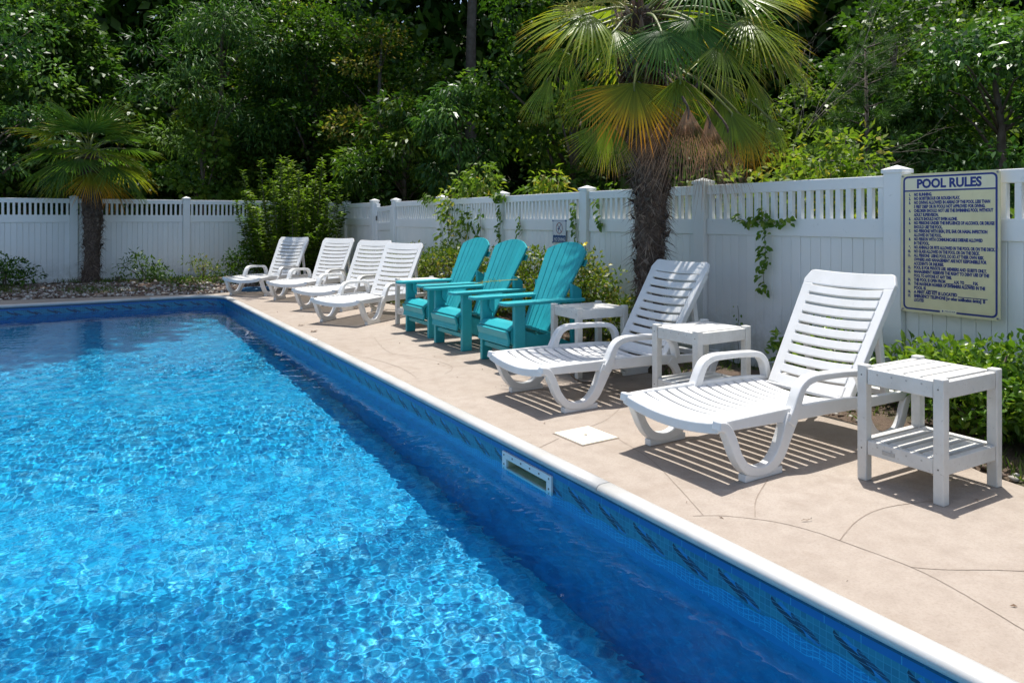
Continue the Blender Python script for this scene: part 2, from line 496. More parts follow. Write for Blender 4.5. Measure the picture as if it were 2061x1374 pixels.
# wavy water print under the tiles
wv = m.math('SINE', m.math('MULTIPLY', m.math('ADD', m.math('DIVIDE', s_, P_), m.math('MULTIPLY', z_, 3.0)), 2 * math.pi))
edge = m.math('MULTIPLY_ADD', wv, 0.016, 0.176)
low = m.math('GREATER_THAN', z_, edge)
lat = m.math('GREATER_THAN', m.math('ABSOLUTE', m.math('SUBTRACT', fract(m.math('ADD', m.math('DIVIDE', z_, 0.03), m.math('MULTIPLY', wv, 0.6))), 0.5)), 0.42)
col = m.mix(low, col, m.mix(m.math('MULTIPLY', m.math('MAXIMUM', lat, grout), m.math('LESS_THAN', z_, 0.29)), (0.003, 0.17, 0.44), (0.04, 0.40, 0.70)))
m.base(col, 0.3)
M['border'] = m.m

shell = empty('pool')
tag(shell, kind='structure')
SK0, SK1, SKT, SKB = 3.115, 3.520, -0.108, -0.172     # skimmer throat opening in the right wall
ol = pool_outline()
S = [0.0]
for a, b in zip(ol[:-1], ol[1:]):
    S.append(S[-1] + math.hypot(b[0] - a[0], b[1] - a[1]))
def wall_mesh(name, z0, z1, mat, hole=False):
    me = bpy.data.meshes.new(name)
    vs, fs, uvs = [], [], []
    def quad(p0, p1, s0, s1, za, zb):
        b = len(vs)
        vs.extend([(p0[0], p0[1], za), (p1[0], p1[1], za), (p1[0], p1[1], zb), (p0[0], p0[1], zb)])
        fs.append((b, b + 1, b + 2, b + 3))
        uvs.extend([(s0, -za), (s1, -za), (s1, -zb), (s0, -zb)])
    for i in range(len(ol) - 1):
        p0, p1 = ol[i], ol[i + 1]
        if hole and abs(p0[0] - PX) < 1e-6 and p0[1] < SK1 and p1[1] > SK0 and abs(p1[0] - PX) < 1e-6:
            ya, yb = max(p0[1], SK0), min(p1[1], SK1)
            f = lambda y: S[i] + y - p0[1]
            if ya > p0[1]: quad(p0, (PX, ya), S[i], f(ya), z0, z1)
            quad((PX, ya), (PX, yb), f(ya), f(yb), z0, SKT)
            quad((PX, ya), (PX, yb), f(ya), f(yb), SKB, z1)
            if yb < p1[1]: quad((PX, yb), p1, f(yb), S[i + 1], z0, z1)
        else:
            quad(p0, p1, S[i], S[i + 1], z0, z1)
    me.from_pydata(vs, [], fs)
    ul = me.uv_layers.new(name='UVMap')
    for i, q in enumerate(uvs): ul.data[i].uv = q
    return link(name, me, shell, mat)
b_o = wall_mesh('tile_border', -0.02, -0.34, M['border'], True)
w_o = wall_mesh('wall', -0.34, FZ, M['shade_wall_liner'])
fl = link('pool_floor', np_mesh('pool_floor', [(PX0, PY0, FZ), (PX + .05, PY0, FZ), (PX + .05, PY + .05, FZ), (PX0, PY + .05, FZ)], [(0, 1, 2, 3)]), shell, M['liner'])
cl = MB().span((PX0 - .05, PY0 - .05, FZ), (PX0, PY + .05, -0.02)).span((PX0, PY0 - .05, FZ), (PX + .05, PY0, -0.02)).build('far_wall', M['shade_wall_liner'], shell)
for o in (b_o, w_o, fl, cl):
    o.cycles.is_caustics_receiver = True

# water: a rippled sheet with real waves
def axis_pts(segs):
    out = []
    for a, b, st in segs:
        out.append(np.arange(a, b, st))
    return np.concatenate(out + [[segs[-1][1]]])
xs = axis_pts([(PX0, -3.0, 0.12), (-3.0, -1.6, 0.03), (-1.6, PX + 0.12, 0.0080)])
ys = axis_pts([(PY0, 0.6, 0.10), (0.6, 4.2, 0.0080), (4.2, PY + 0.12, 0.02)])
X, Y = np.meshgrid(xs, ys)
Z = np.zeros_like(X)
wr = np.random.default_rng(3)
def waves(n, l0, l1, slope, warp=None):
    z = np.zeros_like(X)
    for i in range(n):
        lam = math.exp(wr.uniform(math.log(l0), math.log(l1)))
        th = wr.normal(0.9, 1.1)
        k = 2 * math.pi / lam
        z += slope / k * wr.uniform(.6, 1.4) * np.sin(k * (math.cos(th) * X + math.sin(th) * Y) + wr.uniform(0, 6.28) + (warp if warp is not None else 0))
    return z
warp = waves(7, 0.35, 2.5, 1.0) * 7.0
gn = waves(9, 0.7, 3.5, 1.0); gn = gn / gn.std()
gust = np.clip(0.78 + 0.20 * gn, 0.35, 1.05)
Z = gust * (waves(44, 0.028, 0.075, 0.0066, warp) + waves(26, 0.075, 0.36, 0.0062, warp)) + waves(8, 0.5, 1.4, 0.003)
V = np.stack([X, Y, Z + WZ], -1).reshape(-1, 3)
idx = np.arange(X.size).reshape(X.shape)
F = np.stack([idx[:-1, :-1], idx[:-1, 1:], idx[1:, 1:], idx[1:, :-1]], -1).reshape(-1, 4)
wm = NT('pool_water')
wm.b.inputs['Transmission Weight'].default_value = 1.0
wm.b.inputs['Roughness'].default_value = 0.0
wm.b.inputs['IOR'].default_value = 1.333
wm.b.inputs['Base Color'].default_value = (0.93, 0.985, 1.0, 1)
M['water'] = wm.m
water = link('water', np_mesh('water', V, F, smooth=True), None, M['water'])
tag(water, kind='structure')
water.cycles.is_caustics_caster = True

# coping: white rounded segments
coping = tag(empty('coping'), kind='structure')
prof = []                                   # (offset from wall face outward, z)
for k in range(9):
    a = math.pi * (0.5 + k / 8.0)
    prof.append((0.000 + 0.030 * math.cos(a) * 1.0, -0.0095 + 0.0245 * math.sin(a)))
prof = [(0.052, 0.0125), (0.035, 0.0150)] + prof + [(0.052, -0.034)]
def coping_seg(path):
    rings = []
    for i, p in enumerate(path):
        q0 = path[max(i - 1, 0)]; q1 = path[min(i + 1, len(path) - 1)]
        t = Vector((q1[0] - q0[0], q1[1] - q0[1], 0)).normalized()
        nv = Vector((t.y, -t.x, 0))
        rings.append([(p[0] + nv.x * o, p[1] + nv.y * o, z) for o, z in prof])
    mb = MB(); mb.loft(rings)
    me = mb.mesh('coping_segment')
    for pl in me.polygons: pl.use_smooth = len(pl.vertices) == 4
    return link('coping_segment', me, coping, M['coping'])
fine = []
for a, b in zip(ol[:-1], ol[1:]):
    fine.append(a)
fine.append(ol[-1])
cuts = [-2.02, 2.672, 7.36, 11.95]
def along(s):
    for i in range(len(S) - 1):
        if S[i] <= s <= S[i + 1]:
            t = (s - S[i]) / (S[i + 1] - S[i])
            return (ol[i][0] + t * (ol[i + 1][0] - ol[i][0]), ol[i][1] + t * (ol[i + 1][1] - ol[i][1]))
sc_cuts = [0.0] + [c - PY0 for c in cuts]
s_corner = S[-1] - (PX - CR - PX0)
sc_cuts += [s_corner + 0.55, s_corner + 3.0, s_corner + 6.0, S[-1]]
for s0, s1 in zip(sc_cuts[:-1], sc_cuts[1:]):
    g = 0.0022
    inner = [s for s in S if s0 + .01 < s < s1 - .01]
    coping_seg([along(s) for s in [s0 + g] + inner + [s1 - g]])

# skimmer faceplate in the wall
sk = empty('skimmer', (PX, 3.3175, -0.13), 0, 'white skimmer faceplate set in the pool wall at the waterline', 'skimmer')
fx = -0.012
fr = MB()
yh, zt, zb = 0.248, 0.060, -0.072
oy, ot, ob = 0.2025, 0.022, -0.042
fr.span((fx, -yh, ot), (0.004, yh, zt)).span((fx, -yh, zb), (0.004, yh, ob)).span((fx, -yh, ob), (0.004, -oy, ot)).span((fx, oy, ob), (0.004, yh, ot))
fr.build('frame', M['plastic'], sk, 0.002)
th = MB()
th.span((0.10, -oy, ob), (0.11, oy, ot)).span((0.004, -oy - .01, ob), (0.10, -oy, ot)).span((0.004, oy, ob), (0.10, oy + .01, ot)).span((0.004, -oy, ot), (0.10, oy, ot + .01)).span((0.004, -oy, ob - .01), (0.10, oy, ob))
th.build('throat', M['skimmer_in'], sk)
for y, z in [(-.226, .042), (-.135, .042), (-.045, .042), (.045, .042), (.135, .042), (.226, .042), (-.226, -.01), (.226, -.01), (-.226, -.056), (.226, -.056)]:
    mb = MB(); mb.tube([(fx - .002, y, z), (fx + .003, y, z)], 0.0055, 8)
    mb.build('screw', M['screw'], sk)

# ------------------------------------------------------------------ deck and ground
DECK_POLY = [(-9.0, 14.6), (-0.9, 13.62), (1.2, 13.16), (2.1, 13.02), (2.7, 13.25), (3.3, 13.75), (3.95, 13.9), (4.02, 8.0), (4.0, 3.6), (4.10, 2.9), (4.08, 2.35), (3.84, 1.85), (3.72, 1.2), (3.70, -5.0)]
def deck_mesh():
    bm = bmesh.new()
    edge = pool_outline(0.0505)
    pts = [(x, y) for x, y in edge] + [(x, y) for x, y in DECK_POLY]
    # outline: pool edge (near right -> back left) then outer boundary back left -> near right
    vt = [bm.verts.new((x, y, 0.0)) for x, y in pts]
    f = bm.faces.new(vt)
    bmesh.ops.triangulate(bm, faces=[f])
    vb = []
    me = bpy.data.meshes.new('pool_deck')
    # outer side skirt
    n0 = len(edge)
    outer = vt[n0:]
    low = [bm.verts.new((v.co.x, v.co.y, -0.10)) for v in outer]
    for i in range(len(outer) - 1):
        bm.faces.new((outer[i], outer[i + 1], low[i + 1], low[i]))
    bmesh.ops.recalc_face_normals(bm, faces=bm.faces)
    bm.to_mesh(me); bm.free()
    for p in me.polygons:
        if p.normal.z < -0.5: p.flip()
    return me
deck = tag(link('pool_deck', deck_mesh(), None, M['deck']), kind='structure')

def gpx(u, v, z=0.0):
    d = 1457.0 * (CAM_H - z) / (v - 441.0)
    p = d * FW + d * (u - 1030.5) / 1457.0 * RT
    return (p[0], p[1])
def strip(path, w, z=0.0015, wob=0.0008):
    c = catmull([(p[0], p[1], z) for p in path], 10)
    vs, fs = [], []
    for i, p in enumerate(c):
        t = c[min(i + 1, len(c) - 1)] - c[max(i - 1, 0)]
        t.normalize()
        nv = Vector((-t.y, t.x, 0))
        ww = w * rnd.uniform(.75, 1.0) / 2
        off = nv * rnd.uniform(-wob, wob)
        vs += [p + off + nv * ww, p + off - nv * ww]
    for i in range(len(c) - 1):
        fs.append((2 * i, 2 * i + 1, 2 * i + 3, 2 * i + 2))
    me = bpy.data.meshes.new('engraved_joint')
    me.from_pydata(vs, [], fs)
    for p in me.polygons:
        if p.normal.z < 0: p.flip()
    return link('engraved_joint', me, deck, M['joint'])
J = [
    ([(1028, 820), (1150, 801), (1310, 777)], .006),
    ([(1520, 1040), (1522, 1005), (1545, 965)], .007),
    ([(1690, 1088), (1720, 1052), (1760, 1028), (1810, 1016), (1878, 1008)], .006),
    ([(1395, 1038), (1460, 1038), (1560, 1050), (1640, 1070), (1694, 1089), (1834, 1141), (1930, 1190), (2061, 1268)], .005),
    ([(1834, 1141), (1900, 1146), (2000, 1147), (2110, 1151)], .005),
    ([(1246, 884), (1310, 925), (1360, 975), (1415, 1036)], .005),
    ([(1083, 902), (1125, 882)], .006),
    ([(1190, 858), (1230, 838), (1262, 800), (1240, 788)], .005),
    ([(790, 712), (860, 722), (905, 735), (908, 745), (895, 752)], .005),
    ([(700, 712), (760, 725), (810, 742), (838, 760)], .005),
    ([(650, 685), (700, 683), (753, 679)], .005),
    ([(753, 679), (770, 700), (790, 712)], .004),
]
for pts, w in J:
    strip([gpx(*p) for p in pts], w * .8)

# ground sheet with a hole for the pool: four big pieces joined as one ring
def ground_mesh():
    xs_ = [-300, PX0 - .06, 3.6, 500]; ys_ = [-300, PY0 - .06, 13.0, 500]
    vs = [(x, y, -0.12) for y in ys_ for x in xs_]
    fs = []
    for j in range(3):
        for i in range(3):
            if (i, j) == (1, 1): continue
            a = j * 4 + i
            fs.append((a, a + 1, a + 5, a + 4))
    return np_mesh('ground', vs, fs)
tag(link('ground', ground_mesh(), None, M['ground']), kind='structure')

def bed_mesh(name, x0, x1, y0, y1, zf, st=0.12):
    gx_, gy_ = np.meshgrid(np.arange(x0, x1 + st, st), np.arange(y0, y1 + st, st))
    z = zf(gx_, gy_) + rng.normal(0, 0.008, gx_.shape)
    V = np.stack([gx_, gy_, z], -1).reshape(-1, 3)
    ii = np.arange(gx_.size).reshape(gx_.shape)
    F = np.stack([ii[:-1, :-1], ii[:-1, 1:], ii[1:, 1:], ii[1:, :-1]], -1).reshape(-1, 4)
    return np_mesh(name, V, F, True)
def bed_right_z(x, y):
    return np.clip((x - 3.62) * 0.16, -0.05, 0.055) - 0.045 * (x < 3.72)
BX = [(-9, 14.6), (-0.9, 13.62), (1.2, 13.16), (2.1, 13.02), (2.7, 13.25), (3.3, 13.75), (4.4, 13.95)]
def bed_edge_y(x):
    return np.interp(x, [p[0] for p in BX], [p[1] for p in BX])
def bed_back_z(x, y):
    return np.clip((y - bed_edge_y(x)) * 0.10 - 0.03, -0.09, 0.10)
tag(link('planting_bed', bed_mesh('planting_bed', 3.55, 6.4, -4.0, 13.4, lambda x, y: np.clip((x - np.interp(y, [-5, 1.2, 1.85, 2.35, 2.9, 3.6, 8, 13.9], [3.70, 3.72, 3.84, 4.08, 4.10, 4.0, 4.02, 3.95])) * 0.2 - 0.02, -0.06, 0.03)), None, M['mulch']), kind='structure')
tag(link('gravel_bed', bed_mesh('gravel_bed', -9, 6.4, 12.9, 16.6, bed_back_z), None, M['mulch']), kind='structure')

# skimmer lid on the deck
lid = empty('skimmer_hatch', (2.532, 3.348, 0.0), R(1.5), 'square cream skimmer lid lying flush in the deck', 'lid')
MB().span((-.127, -.134, 0.001), (.127, .134, .0075)).build('cover', M['lid'], lid, 0.002)
MB().span((-.134, -.141, 0.0002), (.134, .141, .0022)).build('rim', M['joint'], lid)
mb = MB(); mb.tube([(0, .0, .006), (0, .0, .009)], .011, 10); mb.build('finger_hole', M['screw'], lid)

# ------------------------------------------------------------------ fences
PH = 1.605
def fence_meshes():
    d = {}
    mb = MB(); mb.span((-.064, -.064, -.15), (.064, .064, 1.575)); d['post'] = mb.mesh('post', .006)
    mb = MB(); mb.span((-.074, -.074, 1.565), (.074, .074, 1.590)); mb.add([(-.074, -.074, 1.5905), (.074, -.074, 1.5905), (.074, .074, 1.5905), (-.074, .074, 1.5905), (0, 0, 1.622)], [(0, 1, 4), (1, 2, 4), (2, 3, 4), (3, 0, 4)])
    d['cap'] = mb.mesh('cap', .004)
    mb = MB(); mb.span((-.021, -.0195, 1.245), (.021, .0195, 1.475)); d['picket'] = mb.mesh('picket', .003)
    mb = MB(); mb.span((-.012, -.0432, .06), (.012, .0432, 1.12)); d['board'] = mb.mesh('board', .0045)
    return d
FM = fence_meshes()
def fence_run(root, posts, skip=()):
    """posts: positions along local y; the run is along local y"""
    for y in posts:
        p = link('post', FM['post'], root, M['vinyl']); p.location = (0, y, 0)
        c_ = link('post_cap', FM['cap'], p, M['vinyl'])
    for a, b in zip(posts[:-1], posts[1:]):
        if (a, b) in skip: continue
        lo, hi = a + .066, b - .066
        MB().span((-.028, lo, 1.468), (.028, hi, 1.552)).build('top_rail', M['vinyl'], root, .005)
        MB().span((-.030, lo, 1.115), (.030, hi, 1.252)).build('middle_rail', M['vinyl'], root, .005)
        MB().span((-.028, lo, .02), (.028, hi, .10)).build('bottom_rail', M['vinyl'], root, .005)
        n = max(1, round((hi - lo) / .0825)); st = (hi - lo) / n
        for k in range(n):
            o = link('picket', FM['picket'], root, M['vinyl']); o.location = (rnd.uniform(-.001, .001), lo + (k + .5) * st, 0)
        n = max(1, round((hi - lo) / .0875)); st = (hi - lo) / n
        for k in range(n):
            o = link('board', FM['board'], root, M['vinyl']); o.location = (rnd.uniform(-.0008, .0008), lo + (k + .5) * st, 0); o.scale = (1, st / .0880, 1)
FX = 4.86
f_side = empty('picket_top_fence', (FX, 0, 0), 0, 'long white vinyl fence behind the lounge chairs carrying both signs', 'fence', 'white vinyl fences around the pool')
posts = [-2.62, -.78, 1.05, 2.885, 4.68, 6.40, 8.24, 10.07, 11.92]
fence_run(f_side, posts)
FY = 15.62
f_corner = empty('picket_top_fence', (FX, 0, .01), 0, 'short white vinyl fence panel between the gate and the corner shrub', 'fence', 'white vinyl fences around the pool')
fence_run(f_corner, [12.97, 14.60, FY - .02])
f_back = empty('picket_top_fence', (FX - .14, FY, .075), R(90), 'white vinyl fence behind the left palm at the far end of the pool', 'fence', 'white vinyl fences around the pool')
# local y runs towards -x after the turn
fence_run(f_back, [FX - .14 - x for x in (3.77, 1.935, 0.03, -1.80, -3.63, -5.46)])
# corner gate, sagging on its hinges
gate = empty('fence_gate', (FX, 12.0, -0.045), 0, 'white vinyl gate leaning a little out of true between two posts', 'gate')
gate.rotation_euler = (R(-1.3), 0, R(-2))
for y in (.05, .845):
    MB().span((-.035, y - .045, .06), (.035, y + .045, 1.60 if y > .5 else 1.54)).build('stile', M['vinyl'], gate, .005)
MB().span((-.026, .096, 1.45), (.026, .799, 1.535)).build('top_rail', M['vinyl'], gate, .004)
MB().span((-.028, .096, 1.10), (.028, .799, 1.24)).build('middle_rail', M['vinyl'], gate, .004)
MB().span((-.026, .096, .08), (.026, .799, .18)).build('bottom_rail', M['vinyl'], gate, .004)
for k in range(8):
    y = .14 + k * .0875
    o = link('picket', FM['picket'], gate, M['vinyl']); o.location = (0, y, -.015)
    o = link('board', FM['board'], gate, M['vinyl']); o.location = (0, y, -.012); o.scale = (1, 1, .99)
MB().box((-.045, .80, 1.33), (.02, .03, .09)).build('latch', M['screw'], gate, .003)

# ------------------------------------------------------------------ signs
def text_mesh(txt, size, sx=1.0, offset=0.0, align='LEFT', space=1.0):
    cu = bpy.data.curves.new('txt', 'FONT')
    cu.body = txt; cu.size = size; cu.offset = offset; cu.align_x = align; cu.space_character = space
    cu.resolution_u = 3
    ob = bpy.data.objects.new('txt', cu)
    COL.objects.link(ob)
    bpy.context.view_layer.update()
    me = bpy.data.meshes.new_from_object(ob.evaluated_get(bpy.context.evaluated_depsgraph_get()))
    bpy.data.objects.remove(ob, do_unlink=True)
    bpy.data.curves.remove(cu)
    return me
def place_text(name, txt, x, y, size, parent, mat, sx=1.0, offset=0.0, width=None, align='LEFT', h=0.0006):
    me = text_mesh(txt, size, sx, offset, align)
    if width is not None and len(me.vertices):
        xsv = [v.co.x for v in me.vertices]
        w = max(xsv) - min(xsv)
        sx = width / w
    me.transform(Matrix.Diagonal((sx, 1, 1, 1)))
    o = link(name, me, parent, mat)
    o.location = (x, y, h)
    return o
def rounded(w, h, r, n=5):
    out = []
    for cx, cyy, a0 in ((w / 2 - r, h / 2 - r, 0), (-w / 2 + r, h / 2 - r, 90), (-w / 2 + r, -h / 2 + r, 180), (w / 2 - r, -h / 2 + r, 270)):
        for k in range(n + 1):
            a = R(a0 + 90 * k / n)
            out.append((cx + r * math.cos(a), cyy + r * math.sin(a)))
    return out
def ring_band(outer, inner, z):
    n = len(outer)
    mb = MB()
    mb.add([(x, y, z) for x, y in outer] + [(x, y, z) for x, y in inner], [(i, (i + 1) % n, n + (i + 1) % n, n + i) for i in range(n)])
    return mb
# sign local frame: x right, y up, z towards the viewer (world -x)
def sign_root(name, y, z, x, label, tilt=0.0):
    o = empty(name, (x, y, z), 0, label, 'sign')
    o.rotation_euler = (R(90), R(tilt), R(-90))
    return o
sg = sign_root('pool_rules_sign', 2.507, 1.092, FX - .0755, 'large cream POOL RULES sign with navy border on the white fence')
W_, H_ = .612, .917
MB().prism(rounded(W_, H_, .018), 2, -.004, 0).build('panel', M['sign'], sg)
ring_band(rounded(.582, .886, .032), rounded(.558, .862, .022), .0006).build('border_line', M['ink'], sg)
MB().add([(-.279, .349, .0003), (.279, .349, .0003), (.279, .431, .0003), (-.279, .431, .0003)], [(0, 1, 2, 3)]).build('title_field', M['sign_title'], sg)
MB().add([(-.279, .340, .0007), (.279, .340, .0007), (.279, .350, .0007), (-.279, .350, .0007)], [(0, 1, 2, 3)]).build('divider_line', M['ink'], sg)
place_text('title_lettering', 'POOL RULES', -.200, .364, .080, sg, M['ink'], offset=.0036, width=.40)
RULES = [
    (1, 'NO RUNNING.', .118), (2, 'NO BOISTEROUS OR ROUGH PLAY.', .292), (3, 'NO DIVING ALLOWED IN AREAS OF THE POOL LESS THAN', .468),
    (0, '5 FEET DEEP OR IN POOLS NOT APPROVED FOR DIVING.', .440), (4, 'CHILDREN SHOULD NOT USE THE SWIMMING POOL WITHOUT', .485), (0, 'ADULT SUPERVISION.', .162),
    (5, 'ADULTS SHOULD NOT SWIM ALONE.', .278), (6, 'NO PERSONS UNDER THE INFLUENCE OF ALCOHOL OR DRUGS', .492), (0, 'SHOULD USE THE POOL.', .186),
    (7, 'NO PERSONS WITH SKIN, EYE, EAR OR NASAL INFECTION', .452), (0, 'ALLOWED IN THE POOL.', .182), (8, 'NO PERSON WITH COMMUNICABLE DISEASE ALLOWED', .425),
    (0, 'IN THE POOL.', .102), (9, 'NO ANIMALS OR PETS ALLOWED IN THE POOL OR ON THE DECK.', .495), (10, 'NO GLASS ALLOWED IN THE POOL OR ON THE DECK.', .408),
    (11, 'ALL PERSONS  USING POOL DO SO AT THEIR OWN RISK.', .435), (0, 'OWNERS AND MANAGEMENT ARE NOT RESPONSIBLE FOR', .448), (0, 'ACCIDENTS OR INJURIES.', .195),
    (12, 'POOL IS FOR PRIVATE USE. MEMBERS AND GUESTS ONLY.', .448), (13, 'MANAGEMENT RESERVES THE RIGHT TO DENY USE OF THE', .462), (0, 'POOL TO ANYONE AT ANY TIME.', .242),
    (14, 'THIS POOL IS OPEN FROM _____ A.M. TO _____ P.M.', .400), (15, 'THE MAXIMUM NUMBER OF SWIMMERS ALLOWED IN THE', .440), (0, 'POOL IS ______', .150),
    (16, 'A FIRST AID KIT IS LOCATED ________________', .455), (17, 'EMERGENCY TELEPHONE [or other notification device]  IS', .440), (0, 'LOCATED', .066)]
y0 = .311
for i, (num, t, wd) in enumerate(RULES):
    y = y0 - i * .0268
    if num:
        place_text('rule_number', '%d.' % num, -.240, y, .0235, sg, M['ink'], sx=.72, offset=.0018, align='RIGHT')
    place_text('rule_lettering', t, -.218, y, .0275, sg, M['ink'], offset=.0019, width=wd)
MB().add([(-.050, -.445, .0009), (.052, -.445, .0009), (.052, -.421, .0009), (-.050, -.421, .0009)], [(0, 1, 2, 3)]).build('maker_field', M['sign_title'], sg)
MB().add([(-.038, -.433, .0013), (-.032, -.426, .0013), (-.026, -.433, .0013), (-.032, -.440, .0013)], [(0, 1, 2, 3)]).build('maker_emblem', M['ink'], sg)
place_text('maker_lettering', 'PENTAIR', -.020, -.438, .014, sg, M['ink'], width=.066, h=.0013)
for x, y in ((-.292, .444), (.292, .444), (-.292, -.444), (.292, -.444)):
    mb = MB(); mb.tube([(x, y, -.002), (x, y, .004)], .0085, 10); mb.build('screw', M['plate'], sg)
    mb = MB(); mb.tube([(x, y, .004), (x, y, .005)], .004, 8); mb.build('screw_slot', M['screw'], sg)

sd = sign_root('no_diving_sign', 6.882, 1.105, FX - .036, 'small white NO DIVING sign on the fence behind the teal chairs')
MB().prism(rounded(.262, .252, .006), 2, -.003, 0).build('panel', M['sign_white'], sd)
ring_band(rounded(.262, .252, .006), rounded(.252, .242, .004), .0005).build('border_line', M['ink2'], sd)
cyz = .040
circ = lambda r, n=28, rx=1.0: [(r * rx * math.cos(2 * math.pi * k / n), cyz + r * math.sin(2 * math.pi * k / n)) for k in range(n)]
ring_band(circ(.066), circ(.057), .0009).build('prohibition_ring', M['red'], sd)
mb = MB(); a = R(-47); c_, s__ = math.cos(a), math.sin(a)
mb.add([(c_ * x - s__ * y, cyz + s__ * x + c_ * y, .0012) for x, y in ((-.059, -.004), (.059, -.004), (.059, .004), (-.059, .004))], [(0, 1, 2, 3)]); mb.build('slash', M['red'], sd)
mb = MB()
dv = [(-.030, -.040), (-.020, -.046), (.002, -.004), (.030, .034), (.036, .046), (.028, .046), (-.006, .008), (-.018, .004), (-.022, -.004), (-.014, -.010)]
mb.add([(x, cyz + y, .0008) for x, y in dv], [tuple(range(len(dv)))])
mb.add([(-.026 + .009 * math.cos(q), cyz - .008 + .009 * math.sin(q), .0010) for q in [k * .785 for k in range(8)]], [tuple(range(8))])
mb.build('diver_figure', M['ink2'], sd)
wp = [(-.124, -.119)] + [(.124, -.119)]
top = []
for k in range(41):
    x = .124 - k * .0062
    top.append((x, -.046 + .007 * abs(math.sin(k * math.pi / 8))))
MB().add([(x, y, .0007) for x, y in wp + top], [tuple(range(len(wp) + len(top)))]).build('water_field', M['ink2'], sd)
place_text('lettering', 'NO DIVING', -.108, -.108, .056, sd, M['sign_white'], offset=.0009, width=.216, h=.0011)
for x, y in ((-.131, .126), (.131, .126), (.131, -.126), (-.131, -.126)):
    mb = MB(); mb.tube([(x, y, -.003), (x, y, .004)], .009, 8); mb.build('clip', M['ink2'], sd)

